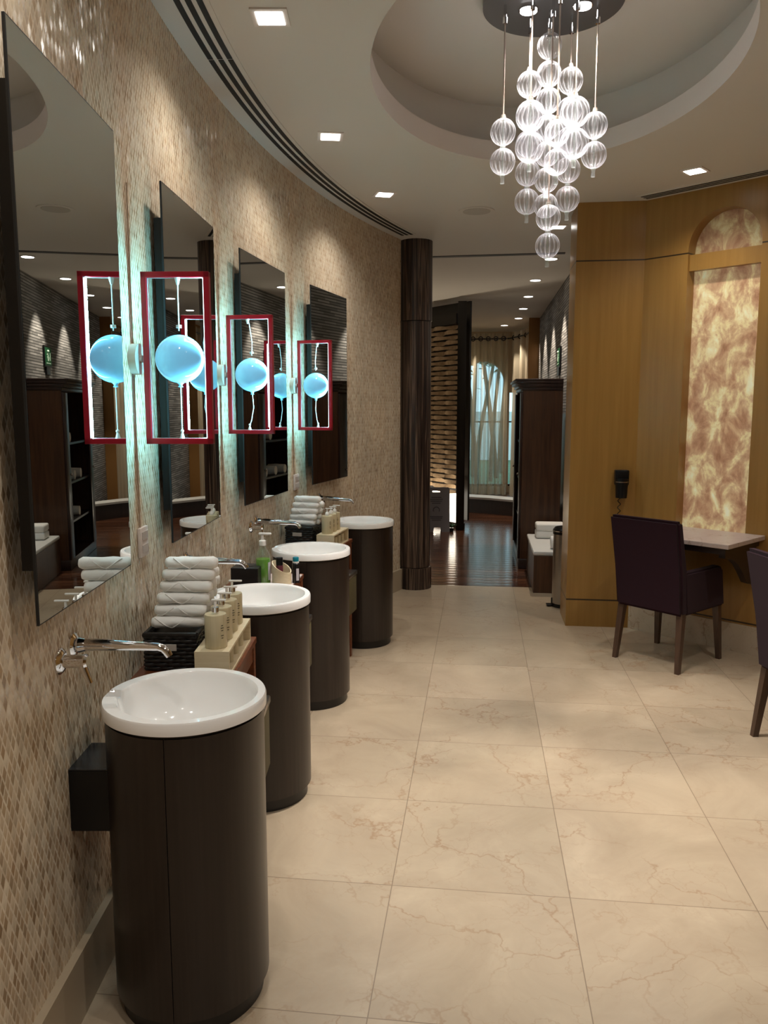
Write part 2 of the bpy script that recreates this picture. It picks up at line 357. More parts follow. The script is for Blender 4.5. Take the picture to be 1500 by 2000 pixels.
# ------------------------------------------------------------------ setting: floors
V0 = 7.19
def fpoly(pts, z=0):
    m = MB(); m.quad([(*uv2(u, v), z) for u, v in pts], pts); return m
struct(fpoly([(-1.9, -3.4), (4.2, -3.4), (4.2, V0), (-1.9, V0)]).build('floor', 'floor', smooth=None, kind='raw'), 'cream veined marble tile floor')
struct(fpoly([(-2.6, V0), (2.2, V0), (2.2, 17), (-2.6, 17)], 0).build('floor', 'planks', smooth=None, kind='raw'), 'dark polished timber corridor floor')

# ceiling with oval recess
EC, EA, EB, ER = (.72, 3.68), .773, 1.18, -radians(5.8)
def ell(t, off=0): 
    x, y = (EA+off)*cos(t), (EB+off)*sin(t); return (EC[0] + x*cos(ER) - y*sin(ER), EC[1] + x*sin(ER) + y*cos(ER))
m = MB(); N = 96
outer = [m.bm.verts.new((x, y, Hc)) for x, y in ((-2.2, -3.2), (4.6, -3.2), (4.6, 16.5), (-2.2, 16.5))]
inner = [m.bm.verts.new((*ell(2*pi*i/N), Hc)) for i in range(N)]
ed = [m.bm.edges.new((r[i], r[(i+1) % len(r)])) for r in (outer, inner) for i in range(len(r))]
bmesh.ops.triangle_fill(m.bm, edges=ed, use_beauty=True)
for f in list(m.bm.faces):
    if f.normal.z > 0: f.normal_flip()
ceil = struct(m.build('ceiling', 'ceil', smooth=None, kind='raw'), 'taupe painted ceiling with oval recess')
def ring(rows, mat, name, label):
    m = MB(); R_ = [[m.bm.verts.new((*ell(2*pi*i/N, off), z)) for i in range(N)] for off, z in rows]
    for p, q in zip(R_, R_[1:]):
        for i in range(N): m.bm.faces.new((p[i], p[(i+1) % N], q[(i+1) % N], q[i]))
    o = m.build(name, mat); struct(o, label); return o
ring([(0.0, Hc-.001), (0.0, Hc+.105), (.04, Hc+.105), (.04, Hc+.02)], 'lip', 'trim_1', 'pale rim of the oval ceiling recess')  # rim a little paler than the ceiling
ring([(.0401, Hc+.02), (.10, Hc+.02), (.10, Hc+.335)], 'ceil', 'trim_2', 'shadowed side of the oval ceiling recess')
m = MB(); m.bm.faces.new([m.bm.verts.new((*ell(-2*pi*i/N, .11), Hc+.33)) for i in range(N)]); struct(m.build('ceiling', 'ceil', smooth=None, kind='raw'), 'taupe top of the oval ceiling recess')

# mosaic wall
m = MB(); L = m.bm.loops.layers.uv.verify(); T0, T1, NS = -.66, .4595, 90
def arcwall(m, d, z0, z1, t0=T0, t1=T1, ns=NS):
    cols = []
    for i in range(ns+1):
        th = t0+(t1-t0)*i/ns; x, y = wallpt(th, d); cols.append((m.bm.verts.new((x, y, z0)), m.bm.verts.new((x, y, z1)), th*RW))
    L = m.bm.loops.layers.uv.verify()
    for p, q in zip(cols, cols[1:]):
        f = m.bm.faces.new((p[0], p[1], q[1], q[0]))
        for lp, t in zip(f.loops, ((p[2], z0), (p[2], z1), (q[2], z1), (q[2], z0))): lp[L].uv = t
arcwall(m, 0, 0, Hc)
o = m.build('wall_left', 'mosaic', smooth=60, kind='raw'); struct(o, 'curved beige diamond mosaic wall')
# marble baseboard, arc prism
m = MB()
def arcbox(m, d0, d1, z0, z1, t0, t1, ns=60):
    rows = []
    for i in range(ns+1):
        th = t0+(t1-t0)*i/ns; a, b_ = wallpt(th, d0), wallpt(th, d1)
        rows.append([m.bm.verts.new(p) for p in ((*a, z0), (*b_, z0), (*b_, z1), (*a, z1))])
    for p, q in zip(rows, rows[1:]):
        for k in range(4): m.bm.faces.new((p[k], p[(k+1) % 4], q[(k+1) % 4], q[k]))
    m.bm.faces.new(rows[0]); m.bm.faces.new(list(reversed(rows[-1])))
arcbox(m, -.005, .022, 0, .185, T0, T1); struct(m.build('baseboard_left', M('baseboard_stone', (.40, .32, .22), .4)), 'tan stone baseboard')
# closing walls behind the camera and beside
def wall(name, pts, z0, z1, mat, label=None):
    m = MB(); s = 0
    for (x0, y0), (x1, y1) in zip(pts, pts[1:]):
        dl = sqrt((x1-x0)**2+(y1-y0)**2); m.quad([(x0, y0, z0), (x0, y0, z1), (x1, y1, z1), (x1, y1, z0)], [(s, z0), (s, z1), (s+dl, z1), (s+dl, z0)]); s += dl
    o = m.build(name, mat, smooth=None, kind='raw'); return struct(o, label)
wall('wall_back', [(3.9, -2.85), wallpt(T0)], 0, Hc, 'plaster', 'plain plaster wall')
# honey veneer walls on the right
A, B = (1.352, 5.80), (1.815, 5.742); D = Vector((.68, -.733)).normalized(); NIN = Vector((-.733, -.68)).normalized()
def angp(s, d=0): return (B[0]+D.x*s+NIN.x*d, B[1]+D.y*s+NIN.y*d)
m = MB(); poly = [A, B, (1.86, 5.86), (1.80, 6.25), (1.44, 6.25), (1.405, 6.22), (1.398, 6.19)]
m.prism(list(reversed(poly)), 0, Hc); struct(m.build('wall_right', 'honey', smooth=30), 'honey veneer wall end panel')
SE = 1.45
# angled wall with the arched niche opening
s0, s1, zb, zs = .318, .800, .775, 2.65; rr = (s1-s0)/2; sc_ = (s0+s1)/2
m = MB(); M3 = Matrix(((D.x, 0, NIN.x, B[0]), (D.y, 0, NIN.y, B[1]), (0, 1, 0, 0), (0, 0, 0, 1)))
out = [(0, 0), (SE, 0), (SE, Hc), (0, Hc)]
hole = [(s0, zb), (s1, zb)] + [(sc_ + rr*cos(pi*i/24), zs + rr*sin(pi*i/24)) for i in range(25)]
vo = [m.bm.verts.new((x, y, 0)) for x, y in out]; vi = [m.bm.verts.new((x, y, 0)) for x, y in hole]
ed = [m.bm.edges.new((r[i], r[(i+1) % len(r)])) for r in (vo, vi) for i in range(len(r))]
bmesh.ops.triangle_fill(m.bm, edges=ed, use_beauty=True)
q = bmesh.ops.extrude_face_region(m.bm, geom=list(m.bm.faces)); bmesh.ops.translate(m.bm, vec=(0, 0, -.13), verts=[v for v in q['geom'] if isinstance(v, bmesh.types.BMVert)])
bmesh.ops.transform(m.bm, matrix=M3, verts=m.bm.verts)
struct(m.build('wall_right', 'honey', smooth=30), 'honey veneer wall with arched niche')
m = MB(); m.box((sc_, 2.572, -.045), (s1-s0-.002, .105, .05)); bmesh.ops.transform(m.bm, matrix=M3, verts=m.bm.verts); struct(m.build('trim_3', 'honey', smooth=None), 'honey veneer rail across the arched niche')
ny = thing('onyx_panel', 'backlit brown and yellow onyx slab inside the arched niche', 'panel', (*angp(sc_, -.11), 1.75), atan2(D.y, D.x))
m = MB(); m.box((0, -.006, -.11), (.53, .012, 1.95)); m.build('slab', 'onyx', ny, smooth=None)
# replace extents: slab spans below lintel; arch slab above, its shade put into a weaker emission
m = MB(); m.box((0, -.006, 1.045), (.53, .012, .35)); m.build('arch_slab', mat_onyx(.07), ny, smooth=None)
# marble base along the angled wall
m = MB(); a = [angp(-.01, .012), angp(SE, .012), angp(SE, -.01), angp(-.01, -.01)]; m.prism(a, 0, .188); struct(m.build('baseboard_right', 'base', smooth=None), 'marble base under the angled wall')
e1 = angp(SE); wall('wall_right', [e1, (3.10, 3.35), (3.25, 1.2), (3.6, -1.2), (3.9, -2.85)], 0, Hc, 'honey', 'honey veneer wall beside the second chair')
# grey stone corridor wall, dark lower panel
def gw(y): return 1.979 + .1185*(y-8.783)
wall('wall_corridor', [(gw(6.15), 6.15), (gw(12.95), 12.95)], 0, Hc, 'stone', 'grey stacked stone corridor wall')
wall('wall_corridor_end', [(2.30, 12.95), (2.52, 12.95), (2.62, 16.2)], 0, Hc, 'orange', 'amber wood pier')
m = MB(); m.prism([(gw(6.2)-.001, 6.2), (gw(6.2)-.02, 6.2), (gw(9.3)-.02, 9.3), (gw(9.3)-.001, 9.3)], 0, 1.55); struct(m.build('trim_4', 'crown', smooth=None), 'dark wood lower wall panel')
wall('wall_corridor_left', [(-.10, 7.15), (-.9, 8.2), (-1.0, 13.6), (.55, 16.2)], 0, Hc, 'plaster', 'corridor left wall')
wall('wall_corridor_left', [wallpt(T1), (-.10, 7.15)], 0, Hc, 'plaster', 'end of mosaic wall')

# dark striped column
cl = thing('column', 'dark striped wood round column at the end of the mosaic wall', 'column', (.278, 7.115, 0))
fl_ = lambda a: 1 + .018*abs(sin(a*11))
for z0, z1, r, nm in ((0, .192, .148, 'base'), (.198, 2.35, .133, 'shaft'), (2.357, Hc, .139, 'capital')):
    m = MB(); m.lathe([(r, z0), (r, z1)], n=132, rib=fl_); m.build(nm, 'column', cl, smooth=25)
m = MB(); m.cyl((0, 0, .19), .125, Hc-.25); m.build('core', 'post', cl)

# ------------------------------------------------------------------ ceiling fittings
sd = thing('slot_diffuser', 'long curved triple slot air diffuser along the mosaic wall', 'air vent', (0, 0, 0))
m = MB(); arcbox(m, .065, .205, Hc-.004, Hc+.002, T0, .443, 80); m.build('frame', 'ceil', sd)
for d0 in (.082, .122, .162):
    for t0, t1 in ((T0, -.10), (-.099, .062), (.063, .20), (.201, .442)):
        m = MB(); arcbox(m, d0, d0+.022, Hc-.0065, Hc-.003, t0, t1, 30); m.build('slot', 'slot', sd)
vt = thing('slot_diffuser', 'straight triple slot air diffuser beside the honey veneer wall', 'air vent', (*angp(.03, .085), Hc), atan2(D.y, D.x))
m = MB(); m.box((.62, -.012, -.002), (1.28, .125, .004)); m.build('frame', 'ceil', vt, smooth=None)
for k in range(3):
    m = MB(); m.box((.62, -.045+.033*k, -.005), (1.24, .015, .003)); m.build('slot', 'slot', vt, smooth=None)
cs = thing('slot_diffuser', 'single dark slot air diffuser across the corridor ceiling', 'air vent', (1.03, 7.72, Hc), -.16)
m = MB(); m.box((-.1, 0, -.003), (1.5, .07, .006)); m.build('slot', M('slot_grey', (.05, .05, .052), .5), cs, smooth=None)
sp = thing('ceiling_speaker', 'round flush ceiling speaker between the recess and the corridor', 'speaker', (.672, 6.03, Hc))
m = MB(); m.cyl((0, 0, -.006), .13, .008, 40); m.build('rim', 'ceil', sp); m = MB(); m.cyl((0, 0, -.008), .10, .004, 40); m.build('grille', M('grille', (.50, .47, .43), .8), sp)

def spot(parent, energy, size, blend, col=NEUT, z=-.02, aim=None, rad=.04):
    ld = bpy.data.lights.new('lamp_light', 'SPOT'); ld.energy = energy; ld.spot_size = radians(size); ld.spot_blend = blend; ld.color = col; ld.shadow_soft_size = rad
    lo = bpy.data.objects.new('bulb', ld); COL.objects.link(lo); lo.parent = parent; lo.location = (0, 0, z)
    if aim: lo.rotation_euler = aim
    return lo
m = MB(); m.box((0, 0, -.003), (.135, .135, .006)); dl0 = thing('square_downlight', 'bright square recessed downlight nearest the camera, beside the slot diffuser', 'ceiling light', (-.416, 3.13, Hc), 0, 'square downlights in the washroom ceiling')
m.build('trim', 'lip', dl0, smooth=None); m = MB(); m.box((0, 0, -.007), (.098, .098, .003)); m.build('lens', 'sq', dl0, smooth=None)
spot(dl0, E_DOWN, 140, 1.0)
DL = [(-.282, 4.42, .1, 'square recessed downlight between the oval recess and the mosaic wall'), (.003, 5.57, .25, 'square recessed downlight nearest the dark column'), (1.874, 5.04, -.75, 'square recessed downlight in front of the arched niche'), (1.373, 6.54, 0, 'square recessed downlight at the honey veneer wall end'),
      (-.40, 1.6, 0, 'unseen'), (-.30, .2, 0, 'unseen'), (.9, 1.2, 0, 'unseen'), (2.3, 2.2, 0, 'unseen'), (2.2, 3.6, 0, 'unseen'), (.8, -.6, 0, 'unseen'), (2.3, .6, 0, 'unseen'), (.8, -1.9, 0, 'unseen')]  # the unseen ones are fill lamps added outside the view
for x, y, rz, lab in DL:
    dup(dl0, (x, y, Hc), rz, lab if lab != 'unseen' else 'added square downlight outside the view, filling the washroom with light', None if lab != 'unseen' else 'added downlights outside the view')
hl0 = thing('round_downlight', 'round corridor downlight nearest the chandelier', 'ceiling light', (1.693, 9.19, Hc), 0, 'round downlights along the stone wall')
m = MB(); m.lathe([(.07, 0), (.07, -.006), (.05, -.006)], n=32, cap=False); m.build('trim', 'lip', hl0)
m = MB(); m.cyl((0, 0, -.008), .056, .004, 28); m.build('lens', 'sq', hl0)
spot(hl0, E_HALL, 70, .5, WARM, rad=.03, aim=(radians(0), radians(-9), 0))
for x, y, lab in ((1.848, 10.50, 'second round corridor downlight from the chandelier'), (2.001, 11.76, 'third round corridor downlight from the chandelier'), (2.14, 13.0, 'fourth round corridor downlight, just before the curtains'), (2.08, 14.1, 'farthest round corridor downlight on the right, against the curtains'), (1.30, 14.6, 'round downlight washing the left curtain panels'), (1.60, 7.9, 'round downlight above the tall wardrobe')):
    dup(hl0, (x, y, Hc), 0, lab)

# ------------------------------------------------------------------ chandelier
ch = thing('chandelier', 'cascade chandelier of ribbed clear glass balls hanging in the oval recess', 'chandelier', (.726, 3.68, 0))
m = MB(); m.cyl((0, 0, 3.325), .30, .035, 64); m.build('canopy', 'canopy', ch)
def ztop(px, py, y):  # height of an image point at a known distance (used once, to set ball heights)
    p = math.atan(203/1560); b_ = 1000-py; Y = b_*sin(p)+1560*cos(p); return 1.61 + (b_*cos(p)-1560*sin(p))*y/Y
rib = lambda a: 1 + .030*abs(cos(8*a))*2-.03
def strand(x, y, ys, r=.054):
    zt = None; pts = []
    for py in ys: pts.append(ztop(0, py, 3.68+y))
    m = MB(); m.rod((x, y, 3.33), (x, y, 3.27), .007); m.rod((x, y, 3.275), (x, y, 3.25), .010); m.build('ferrule', 'chrome', ch)
    m = MB(); m.rod((x, y, 3.27), (x, y, pts[0]+r), .0032, n=8); m.rod((x, y, pts[0]+r+.018), (x, y, pts[0]+r-.004), .009, n=10); m.build('cord', 'cord_b', ch)
    for i, z in enumerate(pts):
        m = MB(); m.ball((x, y, z), r, 128, 18, 1.04, rib); gb = m.build('glass_ball', 'glass', ch, smooth=60)
        m = MB(); m.rod((x, y, z-r), (x, y, z+r), .0045, n=8); m.rod((x, y, z+r-.004), (x, y, z+r+.010), .012, n=10); m.build('stem', 'clear', gb)
    z = pts[-1]-r
    m = MB(); m.lathe([(.012, 0), (.0085, -.012), (.0075, -.030), (.009, -.032), (.009, -.038)], (x, y, z), 14); m.build('finial', 'clear', ch)
strand(-.205, 0, (258, 316)); strand(.195, .0, (245, 303))
strand(-.079, .09, (165, 223, 281, 338, 394)); strand(.103, .09, (158, 216, 274, 332, 389))
strand(-.108, -.12, (227, 288), .060); strand(.080, -.12, (219, 280), .060)
strand(-.001, .05, (90, 145, 197, 249, 301, 352, 402), .052); strand(-.010, -.06, (425, 480), .052); strand(-.004, -.17, (260, 317), .051)
for x, y in ((-.10, .03), (.125, -.01), (-.13, -.19), (.13, -.2)):
    m = MB(); m.cyl((x, y, 3.316), .042, .010, 28); m.build('spot_ring', 'chrome', ch); m = MB(); m.cyl((x, y, 3.312), .037, .006, 28); s_ = m.build('spot_lens', 'led', ch)
    lo = spot(ch, E_CHAN, 66, .75, (1, .93, .86), 3.30, rad=.02); lo.location = (x, y, 3.30)

# ------------------------------------------------------------------ mirrors
MZ = [(2.386, 1.140), (2.386, 1.122), (2.386, 1.117), (2.386, 1.112)]
MC = [((-.749, 1.689), (-.764, 2.375)), ((-.768, 2.873), (-.740, 3.59)), ((-.704, 4.03), (-.575, 4.767)), ((-.465, 5.203), (-.268, 5.860))]
ML = ['frameless wall mirror nearest the camera, tallest in view', 'frameless wall mirror behind the first red framed lamp', 'frameless wall mirror behind the second red framed lamp', 'frameless wall mirror farthest along, nearest the dark column']
for (zt, zb_), (a, c), lab in zip(MZ, MC, ML):
    a, c = Vector(a), Vector(c); d = (c-a); w = d.length; mid = (a+c)/2; rz = atan2(d.y, d.x)   # local x along the mirror
    t = thing('wall_mirror', lab, 'mirror', (mid.x, mid.y, (zt+zb_)/2), rz, 'tall frameless wall mirrors')
    m = MB(); m.box((0, .003, 0), (w, .006, zt-zb_)); m.build('edge', 'mirrorback', t, smooth=None)
    m = MB(); m.quad([(x, -.0005, z) for x, z in ((-w/2+.003, -(zt-zb_)/2+.003), (w/2-.003, -(zt-zb_)/2+.003), (w/2-.003, (zt-zb_)/2-.003), (-w/2+.003, (zt-zb_)/2-.003))]); m.build('mirror_face', 'mirror', t, smooth=None, kind='raw')
    m = MB(); m.box((-.005, .020, 0), (w-.03, .028, zt-zb_-.24)); m.build('backing', 'black', t, smooth=None)

# ------------------------------------------------------------------ red frame lamps
LT = [(-.0285, 1.768, .220, -.03), (.0985, 1.764, .220, -.006), (.2315, 1.748, .220, -.02)]
LL = ['red rectangular frame lamp with balloon globe, nearest of the three', 'red rectangular frame lamp with balloon globe, middle of the three', 'red rectangular frame lamp with balloon globe, farthest of the three']
lamp0 = None
for (th, z, w, rl), lab, sway in zip(LT, LL, (0, .016, -.012)):
    t = wthing('frame_lamp', lab, 'wall lamp', th, z, 'red frame wall lamps'); hh = .275; x0, x1 = .040, .040+w; b_ = .018; dp = .026
    t.rotation_euler = (0, 0, -wang(th) - .03)
    m = MB()
    for cx, cz, sx, sz in (((x0+x1)/2, hh-b_/2, w, b_), ((x0+x1)/2, -hh+b_/2, w, b_), (x0+b_/2, 0, b_, 2*hh), (x1-b_/2, 0, b_, 2*hh)): m.box((cx, 0, cz), (sx, dp, sz), bev=.0015)
    m.build('frame', 'red', t, smooth=None)
    m = MB(); m.cyl((0, 0, 0), .050, .026, 36, rot=Matrix.Rotation(pi/2, 4, 'Y')); m.rod((.024, 0, 0), (.034, 0, 0), .012); m.build('wall_mount', 'puck', t)
    m = MB(); m.box((x1-b_-.0015, 0, 0), (.003, .014, 2*hh-.04)); st = m.build('led_strip', 'strip', t, smooth=None)
    m = MB()
    for cz in (hh-b_-.001, -hh+b_+.001): m.box(((x0+x1)/2, 0, cz), (w-2*b_, .006, .0012))
    m.box((x0+b_+.0006, 0, 0), (.0012, .006, 2*hh-2*b_)); m.build('inner_line', M('inner_line', (.55, .75, .78), .4), t, smooth=None)  # thin pale blue lines along the inner edges of the frame
    ld = bpy.data.lights.new('strip_light', 'AREA'); ld.shape = 'RECTANGLE'; ld.size = .014; ld.size_y = .52; ld.energy = E_LED; ld.color = (.24, .80, 1.0)
    lo = bpy.data.objects.new('strip_glow', ld); COL.objects.link(lo); lo.parent = t; lo.location = (x1-b_-.006, 0, 0); lo.rotation_euler = (pi/2, 0, pi/2); lo.rotation_euler = (0, pi/2, 0)
    ld.size, ld.size_y = .52, .014
    gx = (x0+x1)/2 + .006; m = MB(); m.ball((gx, 0, 0), .0775, 40, 24); m.lathe([(.012, -.076), (.005, -.084), (.009, -.090), (.003, -.091)], (gx, 0, 0), 14); m.build('globe', 'globe', t)
    m = MB(); m.tube([(gx-sway, 0, hh-b_), (gx-sway*.6, 0, .24), (gx+sway*.2, 0, .15), (gx, 0, .09)], .0022, 8); m.lathe([(.009, .099), (.009, .108)], (gx, 0, 0), 14); m.rod((gx-sway, 0, hh-b_-.022), (gx-sway, 0, hh-b_), .004, .010)
    m.tube([(gx, 0, -.085), (gx+sway*.3, 0, -.15), (gx-sway*.4, 0, -.21), (gx-sway, 0, -hh+b_+.02)], .0022, 8); m.rod((gx-sway, 0, -hh+b_), (gx-sway, 0, -hh+b_+.018), .009, .004); m.ball((gx-sway, 0, -hh+b_+.024), .006, 12, 8); m.build('globe_cord', 'cord_w', t)
    m = MB(); m.tube([(.004, .0, -.05), (.004, -.006, -.2), (.004, -.004, -.4), (.004, .0, -.57)], .0022, 6); m.tube([(.004, .0, .05), (.004, -.004, .3), (.004, -.002, .55)], .0018, 6); m.build('wall_cable', M('cable', (.35, .26, .18), .6), t)
for th, z, lab in ((-.0265, 1.163, 'cream wall outlet beside the nearest mirror'), (.2350, 1.143, 'cream wall outlet below the farthest red framed lamp')):
    t = wthing('wall_outlet', lab, 'outlet', th, z, 'cream wall outlets')
    m = MB(); m.box((.006, 0, 0), (.012, .085, .10), bev=.003); m.build('plate', 'outlet', t)
    m = MB(); m.box((.013, 0, .022), (.003, .06, .026)); m.box((.013, 0, -.022), (.003, .06, .026)); m.build('socket', M('socket', (.5, .44, .40), .4), t, smooth=None)

# ------------------------------------------------------------------ pedestal sinks
SK = [(-.0915, .288), (.0335, .298), (.1559, .312), (.2825, .318)]
SL = ['white round basin on dark wood cylinder cabinet, nearest the camera', 'white round basin on dark cylinder cabinet, second from the camera', 'white round basin on dark cylinder cabinet, third from the camera', 'white round basin on dark cylinder cabinet, farthest, beside the dark column']
RB = .2144
def make_sink(loc, rz, lab):
    t = thing('pedestal_sink', lab, 'sink', loc, rz, 'cylinder pedestal sinks along the mosaic wall')
    m = MB(); m.cyl((0, 0, 0), .192, .05, 72); m.build('plinth', 'plinth', t)
    m = MB(); m.lathe([(.203, .05), (.203, .8165)], n=96, cap=False); m.build('cabinet', 'post', t)
    a_s = -pi/2 - rz - .02
    for a0, a1 in ((a_s+.006, a_s+pi*.75-.006), (a_s-pi*.55+.006, a_s-.006), (a_s+pi*.75+.006, a_s+pi*1.45-.006)):
        m = MB(); n_ = 48; P = []
        for i in range(n_+1):
            a = a0+(a1-a0)*i/n_; P.append([m.bm.verts.new((r*cos(a), r*sin(a), z)) for r, z in ((.2035, .052), (.2075, .052), (.2075, .810), (.2035, .810))])
        for p, q in zip(P, P[1:]):
            for k in range(4): m.bm.faces.new((p[k], p[(k+1) % 4], q[(k+1) % 4], q[k]))
        m.bm.faces.new(P[0]); m.bm.faces.new(list(reversed(P[-1]))); m.build('door', 'cab', t, smooth=30)
    # basin: outer rim then offset bowl, notch toward the wall
    m = MB(); n_ = 144; rows = []
    def notch(a): 
        d = abs((a-pi+pi) % (2*pi)-pi); return max(0, min(1, (.13-d)/.03))
    prof = [('o', .208, .8165), ('o', .2144, .820), ('o', .2144, .847), ('o', .2115, .852), ('i', .1865, .852), ('i', .1825, .846), ('i', .1795, .825), ('i', .175, .792), ('i', .164, .757), ('i', .146, .728), ('i', .118, .706), ('i', .075, .692), ('i', .022, .687)]
    for kind, r, z in prof:
        row = []
        for i in range(n_):
            a = 2*pi*i/n_; k = notch(a); ox = .006*(1 if kind == 'i' else 0)
            x, y = r*cos(a)+ox, r*sin(a); zz = z - (.016*k if z > .83 and (kind == 'i' or r < .2144) else 0)
            row.append(m.bm.verts.new((x, y, zz)))
        rows.append(row)
    for p, q in zip(rows, rows[1:]):
        for i in range(n_): m.bm.faces.new((p[i], p[(i+1) % n_], q[(i+1) % n_], q[i]))
    m.bm.faces.new(rows[-1]); m.build('basin', 'china', t, smooth=50)
    m = MB(); m.lathe([(.021, .6875), (.021, .691), (.012, .692)], (.009, 0, 0), 24); m.build('drain', 'chrome', t)
    return t
def make_faucet(th, lab):
    t = wthing('wall_faucet', lab, 'faucet', th, .985, 'chrome wall faucets'); Y90 = Matrix.Rotation(pi/2, 4, 'Y')
    m = MB(); m.lathe([(.033, 0), (.033, .005), (.024, .011), (.016, .013)], (0, 0, .006), 28, Y90)
    m.tube([(.01, 0, .006), (.06, 0, .007), (.16, 0, .004), (.225, 0, .001), (.238, 0, -.003), (.247, 0, -.012), (.254, 0, -.024)], [.017, .0165, .0125, .0105, .0105, .0105, .0095], 20); m.build('spout', 'chrome', t)
    m = MB(); m.lathe([(.034, 0), (.034, .004), (.026, .011), (.017, .014)], (0, -.088, -.010), 28, Y90); m.rod((.01, -.088, -.010), (.062, -.088, -.010), .017, n=24); m.lathe([(.0175, .062), (.019, .066), (.014, .072)], (0, -.088, -.010), 24, Y90); m.build('valve', 'chrome', t)
    h = MB(); h.tube([(.058, -.090, -.014), (.064, -.094, -.030), (.078, -.098, -.064)], [.013, .010, .008], 12); h.build('lever', 'chrome', t)
    m = MB(); m.lathe([(.022, 0), (.016, .02)], (.018, .0, .006), 20, Y90); m.build('collar', 'chrome', t)
    return t
for (th, d), lab in zip(SK, SL):
    x, y = wallpt(th, d); make_sink((x, y, 0), -wang(th), lab)
for th, lab in zip((-.0935, .0335, .1559, .2825), ('chrome wall faucet over the nearest basin, with lever handle', 'chrome wall faucet over the second basin', 'chrome wall faucet over the third basin, behind the green soap', 'chrome wall faucet over the farthest basin, nearest the column')): make_faucet(th, lab)
# black pipe cover box between the wall and the nearest sink
t = wthing('pipe_cover', 'black box joining the wall to the nearest sink cabinet', 'pipe cover', -.0905, .505, 'black pipe boxes behind the sinks')
m = MB(); PC = [(0, .07), (0, -.10)] + [(.288-.2085*cos(math.asin(v/.2085)), v) for v in (-.10, -.085, -.06, -.03, 0, .03, .06, .07)]
m.prism(PC, .005, .170); m.build('casing', 'black', t, smooth=None)
m = MB(); m.prism([(a*.98, b_*.99) for a, b_ in PC], .171, .174); m.build('top_film', M('crumpled_film', (.02, .02, .022), .2), t, smooth=None)
for th, lab in ((.0345, 'black box behind the second sink cabinet'), (.157, 'black box behind the third sink cabinet'), (.2835, 'black box behind the farthest sink cabinet')):
    dup(t, (*wallpt(th), .505), -th, lab)

# ------------------------------------------------------------------ stands between the sinks
ZT = .775
def make_stand(th, lab, sink_gap=0):
    t = wthing('side_stand', lab, 'stand', th, 0, 'narrow wooden stands between the sinks')
    m = MB(); m.box((.190, 0, ZT-.012), (.32, .46, .024), bev=.003); m.build('top', 'stand', t, smooth=None)
    for x in (.05, .332):
        for y in (-.205, .205):
            m = MB(); m.box((x, y, (ZT-.025)/2), (.030, .030, ZT-.025), bev=.003); m.build('leg', 'stand', t, smooth=None)
    m = MB(); m.box((.332, 0, ZT-.055), (.018, .38, .055)); m.build('apron', 'stand', t, smooth=None); m = MB(); m.box((.05, 0, ZT-.055), (.018, .38, .055)); m.build('apron', 'stand', t, smooth=None)
    m = MB(); m.box((.19, 0, .16), (.28, .41, .018)); m.build('shelf', 'stand', t, smooth=None)
    bn = wthing('laundry_bin', 'olive bin with metal rim ' + lab.split('stand ')[1], 'bin', th, .345, 'olive bins hung on the stands')
    m = MB(); m.box((.383, -.01, .115), (.060, .20, .23), bev=.006); m.build('body', 'bag', bn)
    m = MB(); m.box((.383, -.01, .243), (.070, .21, .028), bev=.006); m.build('rim', 'steel', bn)
    return t
TS = (-.0300, .0950, .2205)
make_stand(TS[0], 'reddish wood stand between the first and second sinks')
make_stand(TS[1], 'reddish wood stand between the second and third sinks')
make_stand(TS[2], 'reddish wood stand between the third and farthest sinks')
def on_stand(name, label, cat, th, d, y, z, group=None, rz=0):
    e = Vector((cos(wang(th)), -sin(wang(th)))); f = Vector((e.y*-1, e.x)); p = Vector(wallpt(th)) + e*d + f*y
    return thing(name, label, cat, (p.x, p.y, z), -wang(th)+rz, group)
# towels
def towel_mb(r, L, seed):
    rnd = random.Random(seed); m = MB(); n = 20; k = 14; rings = []; ph = rnd.random()*6
    for j in range(k+1):
        x = -L/2 + L*j/k; endf = min(1, .70+.42*min(j, k-j)); ring = []
        for i in range(n):
            a = 2*pi*i/n; rr = r*endf*(1 + .035*sin(3*a+ph+x*40) + .03*sin(5*a-x*90+ph) + rnd.uniform(-.018, .018))
            # overlapping diagonal flap
            fl = .10 if (a/(2*pi)*L - L/2) < x*1.2 and a < pi*1.6 else 0
            ring.append(m.bm.verts.new((x, rr*cos(a)*(1+fl*.6), rr*sin(a)*.92*(1+fl*.5))))
        rings.append(ring)
    for p, q in zip(rings, rings[1:]):
        for i in range(n): m.bm.faces.new((p[i], p[(i+1) % n], q[(i+1) % n], q[i]))
    m.bm.faces.new(list(reversed(rings[0]))); m.bm.faces.new(rings[-1]); return m
tow = []
def towel(th, d, y, z, r, L, lab, grp, k, rz=0):
    t = on_stand('rolled_towel', lab, 'towel', th, d, y, z, grp, rz)
    if k < 5:
        o = towel_mb(r, L, k).build('towel_roll', 'towel', t, smooth=70)
        s = MB(); s.tube([((L/2-.004), .55*r*cos(a)*(1-a/20), .55*r*sin(a)*(1-a/20)) for a in [i*.5 for i in range(26)]], .0016, 5)
        for q in range(2):   # overlapping fold edges that wrap round the roll
            x0 = -.045 + .05*q + .008*((k*7) % 3); sg = 1 if (k+q) % 2 else -1
            s.tube([(x0 + sg*.028*(j-3)/3, -r*1.045*cos(-1.15+.36*j), r*.965*sin(-1.15+.36*j)) for j in range(7)], .0017, 5)
        s.build('folded_edge', 'towel', t)
        tow.append(t)
        t['k'] = 0; del t['k']
    return t
def towel_copy(src, th, d, y, z, lab, grp, rz=0):
    e = Vector((cos(wang(th)), -sin(wang(th)))); f = Vector((e.y*-1, e.x)); p = Vector(wallpt(th)) + e*d + f*y
    return dup(src, (p.x, p.y, z), -wang(th)+rz, lab, grp)
G1 = 'rolled towels stacked on the first stand'; G3 = 'rolled towels stacked on the third stand'
